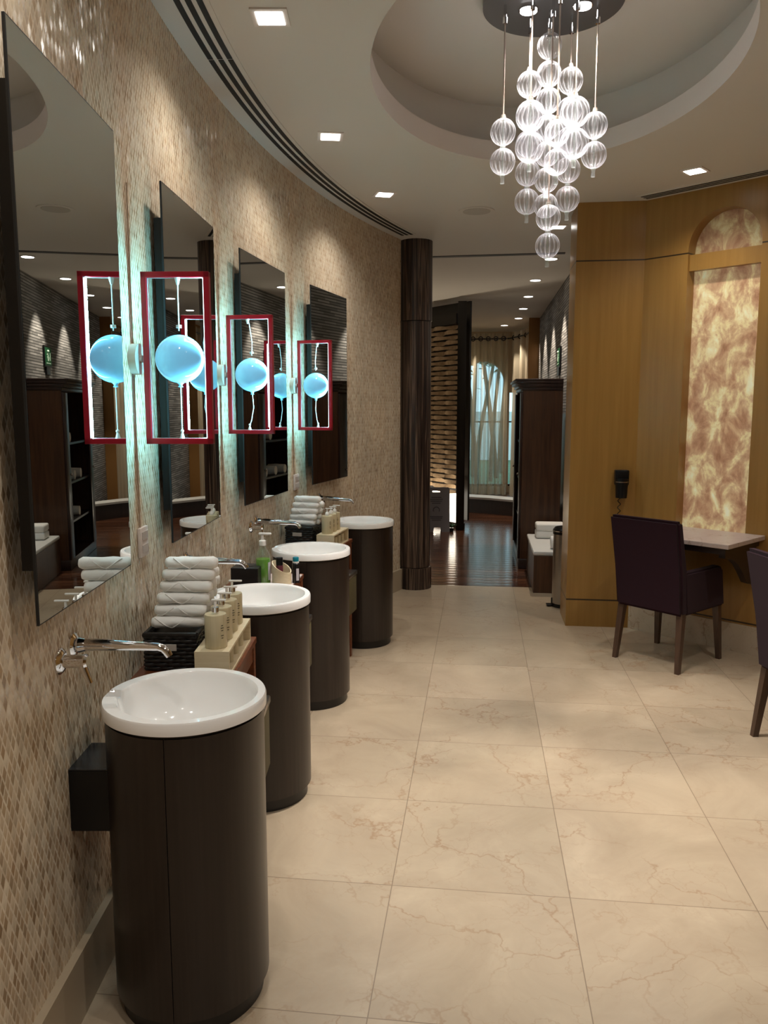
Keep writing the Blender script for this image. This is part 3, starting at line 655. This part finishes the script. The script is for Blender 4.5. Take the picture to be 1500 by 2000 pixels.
ORD = ['bottom', 'second', 'third', 'fourth', 'fifth', 'top']
BZ = .895
for i in range(6):
    lab = '%s rolled white towel of the tall pile in the nearest basket' % (ORD[i].capitalize() if False else ORD[i])
    z = BZ+.022+.0385*i; d = .147+.009*i; y = -.085+.004*i; rz = (.10, -.03, .02, -.05, .03, .0)[i]
    if i < 4: towel(TS[0], d, y, z, .0205, .168, lab, G1, i, rz)
    else: towel_copy(tow[i-3], TS[0], d, y, z, lab, G1, rz)
for row in (1, 2):
    for i in range(5 if row == 1 else 4):
        towel_copy(tow[(i+row) % 4], TS[0], .150+.009*i, -.085+.048*row+.004*i, BZ+.022+.0385*i, '%s rolled white towel in the %s row behind the front pile, nearest basket' % (ORD[i], ('middle', 'rear')[row-1]), G1, (-.04, .05, .0, .06, -.02)[i])
NM3 = ['bottom', 'second', 'third', 'fourth', 'top']
for i in range(5):
    towel_copy(tow[i % 4], TS[2], .115+.008*i, -.085+.005*i, BZ+.020+.036*i, '%s rolled white towel of the front pile in the far basket' % NM3[i], G3, (.03, -.04, .05, .02, -.03)[i])
for i in range(4):
    towel_copy(tow[(i+2) % 4], TS[2], .128+.008*i, -.035+.005*i, BZ+.020+.036*i, '%s rolled white towel behind the front pile in the far basket' % NM3[i], G3, (.0, .04, -.05, .02)[i])
# woven baskets
def basket(th, d, lab):
    t = on_stand('towel_basket', lab, 'basket', th, d, -.05, ZT, 'black woven towel baskets'); w, l_, h = .165, .22, .118
    m = MB(); rows = 9
    for k in range(rows):
        z = .008+(h-.016)*k/(rows-1)
        for sgn in (-1, 1):
            m.tube([(-w/2+w*i/16, sgn*l_/2+.003*sin(i*pi/2+k*pi), z) for i in range(17)], .0062, 6)
            m.tube([(sgn*w/2+.003*sin(i*pi/2+k*pi), -l_/2+l_*i/18, z) for i in range(19)], .0062, 6)
    m.build('woven_side', 'wicker', t, smooth=60)
    m = MB(); m.box((0, 0, .005), (w-.006, l_-.006, .008)); m.box((0, 0, .10), (w-.012, l_-.012, .006)); m.build('bottom', 'wicker', t, smooth=None)
    m = MB(); m.tube([(w/2, -l_/2, h), (-w/2, -l_/2, h), (-w/2, l_/2, h), (w/2, l_/2, h), (w/2, -l_/2, h)], .009, 8); m.build('rim', 'wicker', t)
    m = MB(); m.box((-.008, -l_/2-.011, .080), (.058, .004, .022), bev=.0015); m.build('tag', M('basket_tag', (.42, .38, .34), .6), t, smooth=None)
    return t
basket(TS[0], .140, 'black woven basket of rolled towels on the nearest stand'); basket(TS[2], .120, 'black woven basket of rolled towels on the farthest stand')
# soap caddies and dispensers
def caddy(th, d, y, L, lab):
    t = on_stand('soap_caddy', lab, 'caddy', th, d, y, ZT, 'cream open shelf soap caddies'); w, h, q = .108, .085, .008
    m = MB(); m.box((0, 0, q/2), (w, L, q)); m.box((0, 0, h-q/2), (w, L, q)); m.box((0, -L/2+q/2, h/2), (w, q, h-2*q)); m.box((0, L/2-q/2, h/2), (w, q, h-2*q)); m.box((-w/2+q/2, 0, h/2), (q, L-2*q, h-2*q)); m.build('box_shelf', 'cream', t, smooth=None)
    for k in range(4):
        c = on_stand('mini_jar', ('nearest', 'second', 'third', 'farthest')[k] + ' small cream jar inside the ' + lab, 'jar', th, d+.022, y-L/2+L*(k+.6)/4.4, ZT+q, 'cream jars inside the %s' % lab)
        m = MB(); m.lathe([(.018, 0), (.018, .045), (.016, .048)], n=18); m.build('jar_body', 'cream2', c)
    return t
def dispenser(loc, rz, lab, grp, metal):
    t = thing('soap_dispenser', lab, 'soap dispenser', loc, rz, grp)
    m = MB(); m.lathe([(.033, 0), (.0345, .003), (.0345, .104), (.033, .1075), (.012, .108)], n=36); m.build('bottle', 'cream2', t)
    m = MB()
    if metal:
        m.lathe([(.0115, .108), (.0115, .128), (.010, .129)], n=20); m.build('collar', 'chrome', t)
    else:
        m.lathe([(.0125, .108), (.0135, .114), (.0115, .124), (.006, .131)], n=20); m.build('collar', 'white', t)
    m = MB(); m.rod((0, 0, .126), (0, 0, .148), .0042); m.box((.012, 0, .151), (.046, .009, .006), bev=.002, rz=0); m.build('pump', 'white', t)
    m = MB()
    for k, w in enumerate((.006, .010, .007, .0, .009, .006)):
        if w: 
            a = -.75; m.box((.0347*cos(a), .0347*sin(a), .075-.008*k), (.0012, w, .0028), rz=a)
    m.build('print', 'darkprint', t, smooth=None); return t
caddy(TS[0], .285, -.03, .40, 'long cream soap caddy on the nearest stand'); caddy(TS[2], .292, -.02, .33, 'cream soap caddy on the farthest stand')
for k in range(4):
    e = on_stand('x', '', '', TS[0], .288, -.03-.165+.094*k+.02, ZT+.085); loc, rz = tuple(e.location), e.rotation_euler.z; bpy.data.objects.remove(e)
    dispenser(loc, rz, ('nearest', 'second', 'third', 'farthest')[k] + ' cream soap dispenser with silver collar on the long caddy', 'silver collared soap dispensers', True)
for k in range(3):
    e = on_stand('x', '', '', TS[2], .285, -.02-.115+.080*k+.02, ZT+.085); loc, rz = tuple(e.location), e.rotation_euler.z; bpy.data.objects.remove(e)
    dispenser(loc, rz, ('nearest', 'middle', 'farthest')[k] + ' cream soap dispenser with white pump on the far caddy', 'white pump soap dispensers', False)
# items on the middle stand
t = on_stand('marble_tray', 'pale marble tray on the middle stand', 'tray', TS[1], .245, 0, ZT); m = MB(); m.box((0, 0, .005), (.22, .34, .010), bev=.003); m.build('slab_top', 'tabletop', t, smooth=None)
t = on_stand('tissue_box', 'black box on the middle stand beside the green soap bottle', 'box', TS[1], .145, -.085, ZT); m = MB(); m.box((0, 0, .05), (.13, .12, .10), bev=.003); m.build('box_body', M('black_wood', (.010, .008, .008), .4), t, smooth=None)
m = MB(); m.lathe([(.030, .1005), (.030, .1015), (.022, .1015)], n=24); m.build('opening', 'black', t)
t = on_stand('soap_bottle', 'clear bottle of green liquid soap on the middle stand', 'bottle', TS[1], .212, -.055, ZT+.010)
m = MB(); m.lathe([(.033, 0), (.035, .006), (.035, .125), (.028, .150), (.015, .172), (.014, .185)], n=32); m.build('bottle', 'clear', t)
m = MB(); m.lathe([(.031, .003), (.033, .008), (.033, .118), (.0325, .119)], n=32); m.build('liquid', 'liquid', t)
m = MB(); m.lathe([(.0355, .02), (.0355, .105)], n=16, a0=-.6, a1=.8, cap=False); m.build('label_paper', 'label', t)
m = MB(); m.lathe([(.017, .183), (.017, .205), (.008, .210), (.006, .232)], n=20); m.box((.012, 0, .238), (.06, .016, .010), bev=.003); m.build('pump', 'white', t)
t = on_stand('cream_cup', 'cream holder with a slanted rim on the middle stand', 'holder', TS[1], .300, -.05, ZT+.010)
m = MB(); n_ = 36; P = []
for i in range(n_):
    a = 2*pi*i/n_; h = .082 - .026*cos(a+.45); P.append([m.bm.verts.new((r*cos(a)*1.15, r*sin(a), z)) for r, z in ((.040, 0), (.040, h), (.036, h), (.036, .01))])
for i in range(n_):
    for k in range(3): p, q = P[i], P[(i+1) % n_]; m.bm.faces.new((p[k], q[k], q[k+1], p[k+1]))
m.bm.faces.new([p[0] for p in P]); m.bm.faces.new([p[3] for p in P]); m.build('cup_body', 'cream', t, smooth=50)
t = on_stand('small_bottle', 'dark capped wine red bottle in the cream holder', 'bottle', TS[1], .292, -.060, ZT+.012); m = MB(); m.lathe([(.017, 0), (.017, .085), (.014, .09)], n=24); m.build('bottle_body', 'wine', t); m = MB(); m.lathe([(.0165, .09), (.0165, .122), (.015, .125)], n=24); m.build('cap', 'black', t)
t = on_stand('small_bottle', 'dark bottle with teal cap behind the cream holder', 'bottle', TS[1], .362, -.02, ZT+.010); m = MB(); m.lathe([(.018, 0), (.018, .092), (.014, .096)], n=24); m.build('bottle_body', 'bottleglass', t)
m = MB(); m.lathe([(.0155, .096), (.0155, .103)], n=24); m.build('cap_ring', 'white', t); m = MB(); m.lathe([(.0145, .103), (.0145, .121), (.013, .123)], n=24); m.build('cap', 'teal', t); m = MB(); m.lathe([(.0183, .012), (.0183, .07)], n=10, a0=-1.3, a1=-.5, cap=False); m.build('label_paper', 'label', t)

# ------------------------------------------------------------------ table and chairs
tb = thing('console_table', 'pinkish marble topped wall table below the arched niche', 'table', (*angp(.56, 0), 0), atan2(D.y, D.x))   # local x along wall, local -y into the room
m = MB(); m.box((0, -.270, .785), (.74, .534, .028), bev=.003); tt = m.build('tabletop', 'tabletop', tb, smooth=None)
Lu = tt.data.uv_layers.new(name='UVMap')
for lp in tt.data.loops: v = tt.data.vertices[lp.vertex_index].co; Lu.data[lp.index].uv = (v.x*1.2, v.y*1.2+v.z)
m = MB(); m.box((0, -.262, .750), (.68, .49, .040)); m.build('apron', 'darkwood', tb, smooth=None)
for x in (-.30, .30):
    m = MB(); M4 = Matrix(((0, 0, 1, x), (1, 0, 0, 0), (0, 1, 0, 0), (0, 0, 0, 1)))
    pts = [(-.012, .73), (-.46, .73), (-.46, .70), (-.36, .685), (-.27, .64), (-.20, .58), (-.12, .50), (-.012, .47)]
    m.prism(list(reversed(pts)), -.02, .02, M4); m.build('bracket', 'darkwood', tb)
def make_chair(loc, rz, lab):
    t = thing('upholstered_chair', lab, 'chair', loc, rz, 'plum upholstered armchairs')
    def hull(name, secs, mat='maroon', bev=.012):
        # secs: list of (z, x0, x1, y0, y1)
        m = MB(); rows = []
        for z, x0, x1, y0, y1 in secs: rows.append([m.bm.verts.new(p) for p in ((x0, y0, z), (x1, y0, z), (x1, y1, z), (x0, y1, z))])
        for p, q in zip(rows, rows[1:]):
            for k in range(4): m.bm.faces.new((p[k], p[(k+1) % 4], q[(k+1) % 4], q[k]))
        m.bm.faces.new(list(reversed(rows[0]))); m.bm.faces.new(rows[-1])
        if bev: bmesh.ops.bevel(m.bm, geom=list(m.bm.edges), offset=bev, segments=2, affect='EDGES', clamp_overlap=True)
        return m.build(name, mat, t, smooth=50)
    hull('backrest', [(.355, -.232, .232, -.245, -.165), (.60, -.236, .236, -.275, -.195), (.945, -.238, .238, -.345, -.285)], bev=.016)
    hull('seat', [(.362, -.225, .225, -.17, .235), (.47, -.225, .225, -.19, .235)], bev=.02)
    hull('seat_cushion', [(.46, -.165, .165, -.19, .24), (.50, -.165, .165, -.19, .235)], bev=.015)
    for sx in (-1, 1):
        x0, x1 = sorted((sx*.168, sx*.238))
        hull('arm', [(.358, x0, x1, -.20, .255), (.60, x0, x1, -.23, .215), (.622, x0+.004, x1-.004, -.23, .19)], bev=.014)
        for fy, top, bot in ((-1, -.205, -.245), (1, .215, .245)):
            c = sx*.205; cb_ = sx*.222
            m = MB(); rows = []
            for z, x, y, w in ((.37, c, top, .021), (0, cb_, bot, .014)): rows.append([m.bm.verts.new((x+a*w, y+b_*w, z)) for a, b_ in ((-1, -1), (1, -1), (1, 1), (-1, 1))])
            for k in range(4): m.bm.faces.new((rows[0][k], rows[0][(k+1) % 4], rows[1][(k+1) % 4], rows[1][k]))
            m.bm.faces.new(rows[0]); m.bm.faces.new(list(reversed(rows[1]))); m.build('leg', 'chairleg', t, smooth=None)
    return t
make_chair((1.838, 5.030, 0), radians(-50.7), 'plum upholstered armchair with its back to the camera, pushed under the wall table')
make_chair((2.10, 3.585, 0), radians(-84), 'plum upholstered armchair cut off by the right edge of the photo')
# second wall table out beyond the right edge is left out
# hair dryer
u = (Vector(B)-Vector(A)).normalized(); px = Vector(A)+u*.362
hd = thing('hair_dryer', 'black wall mounted hair dryer hanging above the plum chair', 'hair dryer', (px.x, px.y, 1.07), atan2(u.y, u.x))
m = MB(); m.box((0, -.030, .045), (.098, .06, .11), bev=.008); m.build('holder', 'black', hd)
m = MB(); m.lathe([(.040, -.10), (.044, -.02), (.046, .04)], (0, -.045, 0), 24); m.build('dryer_body', 'black', hd)
m = MB(); m.lathe([(.047, .012), (.047, .019)], (0, -.045, 0), 24, cap=False); m.build('silver_band', 'steel', hd)
pts = [(-.01+.010*cos(i*.9), -.03+.010*sin(i*.9), -.10-.007*i) for i in range(40)]
m = MB(); m.tube([(0, -.045, -.095)]+pts, .0030, 6); m.build('coiled_cord', 'black', hd)

# ------------------------------------------------------------------ corridor furniture
def cbox(m, u0, u1, v0, v1, z0, z1): m.prism([uv2(u0, v0), uv2(u1, v0), uv2(u1, v1), uv2(u0, v1)], z0, z1)
def CU(x, y): return (x*cos(TA)-y*sin(TA), x*sin(TA)+y*cos(TA))
ub, vb = CU(1.309, 6.866)
bo = uv2(ub, vb); bt = thing('bench', 'low dark wood bench with a white padded top by the corridor', 'bench', (*bo, 0), -TA); BL, BWd = 1.0, .42
m = MB(); m.box((BWd/2, BL/2, .165), (BWd, BL, .33), bev=.003); m.build('box_base', 'ward', bt, smooth=None)
m = MB(); m.box((BWd/2, BL/2, .350), (BWd+.01, BL, .038), bev=.012); m.build('pad', 'cushion', bt)
def lx(o, x, y, z=0):
    return (o.location.x + x*cos(o.rotation_euler.z) - y*sin(o.rotation_euler.z), o.location.y + x*sin(o.rotation_euler.z) + y*cos(o.rotation_euler.z), z)
t = thing('folded_towel', 'white folded towel stack at the far end of the bench', 'towel', lx(bt, .20, .80, .372), -TA)
m = MB()
m.box((0, 0, .035), (.27, .20, .07), bev=.018, seg=3); m.box((0, 0, .105), (.27, .20, .07), bev=.018, seg=3); m.build('towel_fold', 'towel', t)
t = thing('rolled_towel', 'white rolled towel at the near end of the bench', 'towel', lx(bt, .27, .16, .372), -TA)
m = MB(); m.lathe([(.02, -.12), (.055, -.115), (.060, 0), (.056, .11), (.02, .117)], (0, 0, .056), 24, Matrix.Rotation(pi/2, 4, 'Y')); m.build('towel_roll', 'towel', t, smooth=70)
t = thing('pedal_bin', 'slim chrome pedal bin half hidden by the honey veneer wall end', 'bin', (1.474, 6.40, 0), 0)
m = MB(); m.lathe([(.098, .03), (.098, .60)], n=40); m.build('bin_body', 'steel', t); m = MB(); m.lathe([(.100, 0), (.100, .03)], n=40); m.build('base', 'black', t)
m = MB(); m.lathe([(.102, .60), (.102, .635), (.085, .655), (.02, .662)], n=40); m.build('lid', 'black', t); m = MB(); m.lathe([(.1035, .622), (.1035, .630)], n=40, cap=False); m.build('lid_ring', 'chrome', t)
m = MB(); m.box((-.112, .0, .012), (.06, .06, .012), bev=.004); m.tube([(-.10, 0, .02), (-.10, 0, .07)], .006); m.build('pedal', 'black', t)

uw, vw = CU(1.372, 7.95); WW, WL, WH = .385, 1.30, 1.80
wd = thing('wardrobe', 'tall dark mahogany wardrobe with crown moulding against the stone wall', 'wardrobe', (*uv2(uw, vw), 0), -TA)
m = MB(); m.box((WW/2, .012, WH/2+.05), (WW, .024, WH-.10)); m.box((WW/2, WL-.012, WH/2+.05), (WW, .024, WH-.10)); m.box((WW-.01, WL/2, WH/2+.05), (.02, WL-.05, WH-.10)); m.box((WW/2, WL/2, WH-.012), (WW, WL, .024)); m.build('carcass', 'ward', wd, smooth=None)
m = MB(); m.box((WW/2, WL/2, .05), (WW+.03, WL+.03, .10), bev=.008); m.build('plinth', 'crown', wd)
m = MB()
for k, (o_, z0, z1) in enumerate(((.012, WH-.02, WH+.012), (.035, WH+.012, WH+.045), (.062, WH+.045, WH+.075), (.080, WH+.075, WH+.095))): m.box((WW/2-o_/2, WL/2, (z0+z1)/2), (WW+o_, WL+2*o_*.35, z1-z0), bev=.004)
m.build('crown_moulding', 'crown', wd)
for z in (.45, .85, 1.25):
    m = MB(); m.box((WW/2-.005, WL/2, z), (WW-.03, WL-.05, .022)); m.build('shelf', 'crown', wd, smooth=None)
for y0 in (0, WL-.16):
    m = MB(); m.box((-.012, y0+.08, WH/2+.03), (.022, .16, WH-.14), bev=.003); d_ = m.build('door', 'crown', wd)
    m = MB(); m.ball((-.03, y0+.13, .95), .012, 14, 10); m.build('handle', 'chrome', d_)
gl_ = 'rolled towels on the wardrobe shelves'
for z, y in ((.461, .35), (.461, .75), (.861, .3), (.861, .6), (.861, .9), (1.261, .45)):
    t = thing('rolled_towel', 'white rolled towel on an open wardrobe shelf, seen in the mirrors', 'towel', lx(wd, .14, y, z), -TA, gl_)
    m = MB(); m.lathe([(.02, -.11), (.05, -.105), (.055, 0), (.05, .10), (.02, .107)], (0, 0, .05), 18, Matrix.Rotation(pi/2, 4, 'Y')); m.build('towel_roll', 'towel', t, smooth=70)
# exit sign
es = thing('exit_sign', 'green and white pictogram emergency exit sign on the stone wall', 'sign', (gw(9.5)-.004, 9.5, 2.20), -atan2(.1185, 1)+pi)
m = MB(); m.box((.010, 0, 0), (.020, .30, .24)); m.box((.010, 0, -.165), (.02, .17, .09)); m.build('housing', 'black', es, smooth=None)
m = MB(); m.box((.021, 0, .0), (.003, .27, .20)); m.build('green_face', 'exitg', es, smooth=None)
m = MB(); m.box((.024, .0, -.078), (.002, .20, .010)); m.ball((.024, .02, .058), .016, 12, 8); m.box((.024, .015, .015), (.002, .035, .055)); m.box((.024, .045, .022), (.002, .05, .012)); m.box((.024, -.012, -.030), (.002, .016, .05), rot=Matrix.Rotation(.5, 4, 'X')); m.box((.024, .04, -.030), (.002, .016, .055), rot=Matrix.Rotation(-.6, 4, 'X')); m.box((.024, -.08, 0), (.002, .022, .09)); m.build('pictogram', 'exitw', es, smooth=None)

# lattice screen with post
ls = thing('lattice_screen', 'woven wood strip partition with a black post at its right end', 'screen', (0, 0, 0))
m = MB(); m.box((1.01, 10.53, 1.485), (.108, .10, 2.97), rz=-.1, bev=.003); m.build('post', 'post', ls)
P0 = Vector((.96, 10.60)); P1 = Vector((.30, 11.55)); dv = (P1-P0); Ls = dv.length; dv.normalize(); nv = Vector((dv.y, -dv.x))*-1
NSL = 34; z_lo, z_hi = .50, 2.66; pit = (z_hi-z_lo)/(NSL-1)
def ribbon(z, h, ph, amp=.042, t=.006):
    m = MB(); rows = []; n = 36
    for i in range(n+1):
        s = Ls*i/n; w = sin(s*2*pi/.50 + ph); c = P0 + dv*s + nv*(amp*w); hh = h/2*(.78+.42*abs(w)); r = []
        for dz, dn in ((-hh, -t/2), (-hh, t/2), (hh, t/2), (hh, -t/2)): q = c+nv*dn; r.append(m.bm.verts.new((q.x, q.y, z+dz)))
        rows.append(r)
    for p, q in zip(rows, rows[1:]):
        for k in range(4): m.bm.faces.new((p[k], p[(k+1) % 4], q[(k+1) % 4], q[k]))
    m.bm.faces.new(rows[0]); m.bm.faces.new(list(reversed(rows[-1]))); return m
for k in range(NSL): ribbon(z_lo+pit*k, .046, pi*(k % 2)).build('slat', 'lattice', ls, smooth=60)
m = MB(); c = P0+dv*(Ls/2); a_ = atan2(dv.y, dv.x); m.box((c.x, c.y, 2.76), (Ls, .06, .13), rz=a_); m.build('top_rail', 'post', ls, smooth=None)
m = MB(); c2 = P0+dv*(Ls/2)+nv*.25*0; m.box((P1.x, P1.y, 1.4), (.05, .05, 2.8), rz=a_); m.build('end_post', 'post', ls, smooth=None)
back = nv if nv.y > 0 else -nv
c3 = c+back*.22
m = MB(); m.box((c3.x, c3.y, 1.55), (Ls, .03, 2.9), rz=a_); struct(m.build('wall_behind_lattice', 'post', smooth=None), 'dark wall behind the lattice screen')
lp = thing('light_panel', 'glowing white light box at the foot of the lattice screen', 'light panel', (c.x+back.x*.10, c.y+back.y*.10, 0), a_)
m = MB(); m.box((.0, 0, .275), (Ls+.02, .04, .41)); m.build('glow_face', 'glow', lp, smooth=None); m = MB(); m.box((0, 0, .035), (Ls+.06, .07, .07)); m.build('base', 'post', lp, smooth=None)
ld = bpy.data.lights.new('uplight', 'AREA'); ld.shape = 'RECTANGLE'; ld.size = Ls; ld.size_y = .06; ld.energy = 30; ld.color = (1, .84, .62)
lo = bpy.data.objects.new('uplight', ld); COL.objects.link(lo); lo.parent = lp; f_ = -1 if (Matrix.Rotation(a_, 3, 'Z') @ Vector((0, 1, 0))).dot(Vector((back.x, back.y, 0))) > 0 else 1
lo.location = (0, f_*.22, .10); lo.rotation_euler = (pi - f_*.30, 0, 0)
# folding floor sign
sg = thing('floor_sign', 'grey folding floor sign with faint print beside the lattice screen', 'sign', (.715, 10.42, 0), .0)
def signpanel(y0, y1, name):
    m = MB(); th_ = .012; O = [(-.135, 0), (-.07, 0), (-.06, .06), (.03, .06), (.04, 0), (.145, 0), (.145, .555), (.13, .58), (-.12, .58), (-.135, .555)]; H_ = [(-.08, .515), (.02, .515), (.02, .535), (-.08, .535)]
    vo = [m.bm.verts.new((x, 0, z)) for x, z in O]; vi = [m.bm.verts.new((x, 0, z)) for x, z in H_]
    ed = [m.bm.edges.new((r[i], r[(i+1) % len(r)])) for r in (vo, vi) for i in range(len(r))]
    bmesh.ops.triangle_fill(m.bm, edges=ed, use_beauty=True); q = bmesh.ops.extrude_face_region(m.bm, geom=list(m.bm.faces)); bmesh.ops.translate(m.bm, vec=(0, th_, 0), verts=[v for v in q['geom'] if isinstance(v, bmesh.types.BMVert)])
    for v in m.bm.verts: v.co.y += y0 + (y1-y0)*v.co.z/.58
    return m.build(name, 'signg', sg, smooth=None)
fp = signpanel(-.08, -.008, 'front_panel'); signpanel(.08, .0, 'rear_panel')
m = MB()
for z, w in ((.45, .13), (.425, .17), (.40, .15), (.375, .11), (.20, .17), (.18, .15), (.155, .12)): m.box((-.03, -.0815+.072*z/.58-.0, z), (w, .002, .008))
m.lathe([(.045, 0), (.045, .003), (.036, .003), (.036, 0)], (-.03, -.044, .285), 24, Matrix.Rotation(pi/2, 4, 'X'), cap=False); m.build('faint_print', 'signp', sg, smooth=None)
# small plant at the post
pl = thing('small_plant', 'small leafy plant at the foot of the black post', 'plant', (.885, 10.38, 0)); m = MB(); m.lathe([(.025, 0), (.032, .05)], n=16); m.build('pot', 'black', pl)
m = MB()
for k in range(16):
    a = k*2.4; r = .02+.03*(k % 3); m.tube([(0, 0, .05), (r*.5*cos(a), r*.5*sin(a), .085), (r*cos(a), r*sin(a), .08+.02*(k % 2))], [.003, .009, .001], 5)
m.build('foliage', 'leaf', pl)

# ------------------------------------------------------------------ window seat, window, curtains, garden
m = MB(); cur = [(.95, 12.50), (1.28, 12.37), (1.62, 12.18), (1.94, 11.90), (2.15, 11.62), (2.30, 11.40)]; inn = [(x+.10, y+.32) for x, y in cur]
n_ = len(cur)
m.prism(cur + list(reversed(inn)), 0, .215); ws = struct(m.build('trim_5', 'crown', smooth=30), 'dark curved low wall below the curtains')
m = MB(); m.prism([(x-.01, y-.03) for x, y in cur] + list(reversed(inn)), .215, .245); struct(m.build('trim_6', 'sill', smooth=30), 'pale sill of the curved low wall')
# window wall with arched opening
YW = 15.3
m = MB(); xc, hw, zsill, zsp = 1.88, .40, .12, 2.08
O = [(-.3, 0), (3.0, 0), (3.0, Hc), (-.3, Hc)]; H1 = [(xc-hw, zsill), (xc+hw, zsill)] + [(xc+hw*cos(pi*i/20), zsp+hw*sin(pi*i/20)) for i in range(21)]
H2 = [(xc+hw+.10, zsill), (2.78, zsill), (2.78, 1.9), (xc+hw+.10, 1.9)]; H3 = [(.6, zsill), (xc-hw-.10, zsill), (xc-hw-.10, 1.9), (.6, 1.9)]
loops = [[m.bm.verts.new((x, 0, z)) for x, z in q] for q in (O, H1, H2, H3)]
ed = [m.bm.edges.new((r[i], r[(i+1) % len(r)])) for r in loops for i in range(len(r))]
bmesh.ops.triangle_fill(m.bm, edges=ed, use_beauty=True); q = bmesh.ops.extrude_face_region(m.bm, geom=list(m.bm.faces)); bmesh.ops.translate(m.bm, vec=(0, .12, 0), verts=[v for v in q['geom'] if isinstance(v, bmesh.types.BMVert)])
bmesh.ops.translate(m.bm, vec=(0, YW, 0), verts=m.bm.verts); struct(m.build('wall_window', 'plaster', smooth=30), 'window wall behind the curtains')
for i, (x0, x1, zt) in enumerate(((xc-hw, xc+hw, zsp+hw), (xc+hw+.10, 2.78, 1.9), (.6, xc-hw-.10, 1.9))):
    wnd = bpy.data.objects.new('window_%d' % (i+1), None); COL.objects.link(wnd); wnd.location = (0, YW+.06, 0); struct(wnd, ('arched', 'right low', 'left low')[i] + ' garden window')
    m = MB(); pts = [(x0, zsill), (x1, zsill)] + ([(xc+hw*cos(pi*k/20), zsp+hw*sin(pi*k/20)) for k in range(21)] if i == 0 else [(x1, zt), (x0, zt)])
    m.bm.faces.new([m.bm.verts.new((x, 0, z)) for x, z in pts]); m.build('window_pane', 'pane', wnd, smooth=None)
    m = MB(); m.box(((x0+x1)/2, 0, zsill+.02), (x1-x0, .05, .04)); m.box(((x0+x1)/2, 0, 1.35), (x1-x0, .03, .025)); m.build('window_frame', 'post', wnd, smooth=None)
def curtain(pts, z0, z1, folds, amp, lab, name='curtain', side=1):
    t = thing(name, lab, 'curtain', (0, 0, 0)); m = MB(); n = 14*folds; P = [Vector(p) for p in pts]
    seg = [(b_-a).length for a, b_ in zip(P, P[1:])]; T = sum(seg)
    def at(s):
        for (a, b_), q in zip(zip(P, P[1:]), seg):
            if s <= q+1e-9: d = (b_-a)/q; return a+d*s, Vector((-d.y, d.x))
            s -= q
        return P[-1], Vector((-d.y, d.x))
    cols = []
    for i in range(n+1):
        c, nn = at(T*i/n); ph = 2*pi*folds*i/n; rows = []
        for j in range(7):
            z = z0+(z1-z0)*j/6; a_ = amp*(1.15-.25*j/6); q = c + nn*(a_*sin(ph + .35*sin(i*.11+j*.5))); rows.append(m.bm.verts.new((q.x, q.y, z)))
        cols.append(rows)
    for p, q in zip(cols, cols[1:]):
        for j in range(6): m.bm.faces.new((p[j], q[j], q[j+1], p[j+1]))
    m.build('curtain_panel', 'sheer', t, smooth=80)
    for k in range(folds):
        for s_ in (0.25,):
            c, nn = at(T*(k+s_)/folds); m = MB(); m.lathe([(.045, -.006), (.045, .006), (.028, .006), (.028, -.006)], (c.x-nn.x*amp*0, c.y-.075, z1-.10), 20, Matrix.Rotation(pi/2, 4, 'X'), cap=False); m.build('grommet', 'black', t)
    return t
curtain([(.85, 14.85), (1.55, 14.85)], .02, 2.95, 4, .055, 'sheer beige curtain panel on the left, next to the black post')
curtain([(1.58, 14.83), (2.25, 14.70)], .02, 2.95, 5, .055, 'sheer beige curtain panel over the arched window')
curtain([(2.30, 14.62), (2.47, 13.9), (2.42, 13.0)], .02, 2.95, 6, .05, 'sheer beige curtain along the right side before the amber wood pier')
rd = thing('curtain_rod', 'dark curtain rod along the top of the curtains', 'curtain rod', (0, 0, 0)); m = MB(); m.tube([(.85, 14.78, 2.85), (1.6, 14.78, 2.85), (2.25, 14.66, 2.85), (2.42, 13.9, 2.85), (2.38, 13.0, 2.85)], .012); m.build('rod', 'black', rd)
# garden
m = MB(); m.box((1.5, 25, -.16), (30, 19, .3)); g_ = m.build('ground', 'grass', smooth=None); struct(g_, 'garden ground'); g_.name = 'ground'
rnd = random.Random(11)
TL = [(1.42, 17.4), (1.72, 18.3), (1.98, 17.0), (2.12, 19.0), (2.38, 17.8), (2.62, 18.6), (1.2, 19.4), (2.9, 20.0), (1.85, 21.0), (2.5, 21.5)]
for k, (x, y) in enumerate(TL):
    t = thing('palm_tree', 'slender garden tree with leaning trunk outside the arched window', 'tree', (x, y, 0), 0, 'garden trees outside the window')
    lean = rnd.uniform(-.5, .5); h = rnd.uniform(2.6, 3.6); r = rnd.uniform(.035, .06)
    m = MB(); m.tube([(lean*(s/6)**1.4, .1*sin(s), h*s/6) for s in range(7)], [r*(1.2-.08*s) for s in range(7)], 10); m.build('trunk', 'bark', t)
    m = MB()
    for q in range(46):
        a = rnd.uniform(0, 6.28); rr = rnd.uniform(.1, .75); z = h+rnd.uniform(-.55, .75); cx, cy = lean+rr*cos(a), rr*sin(a)
        d = Vector((cos(a), sin(a), rnd.uniform(-.8, .3)))*rnd.uniform(.12, .3); w = Vector((-sin(a), cos(a), .3))*.05; p = Vector((cx, cy, z))
        m.bm.faces.new([m.bm.verts.new(v) for v in (p-w*.3, p+d*.5-w, p+d, p+d*.5+w)])
    m.build('foliage', 'leaf', t, smooth=None)
gwl = thing('garden_wall', 'pale rendered garden wall far behind the trees', 'wall', (2, 25, 0)); m = MB(); m.box((0, 0, .75), (12, .2, 1.5)); m.build('wall_body', 'render', gwl, smooth=None)
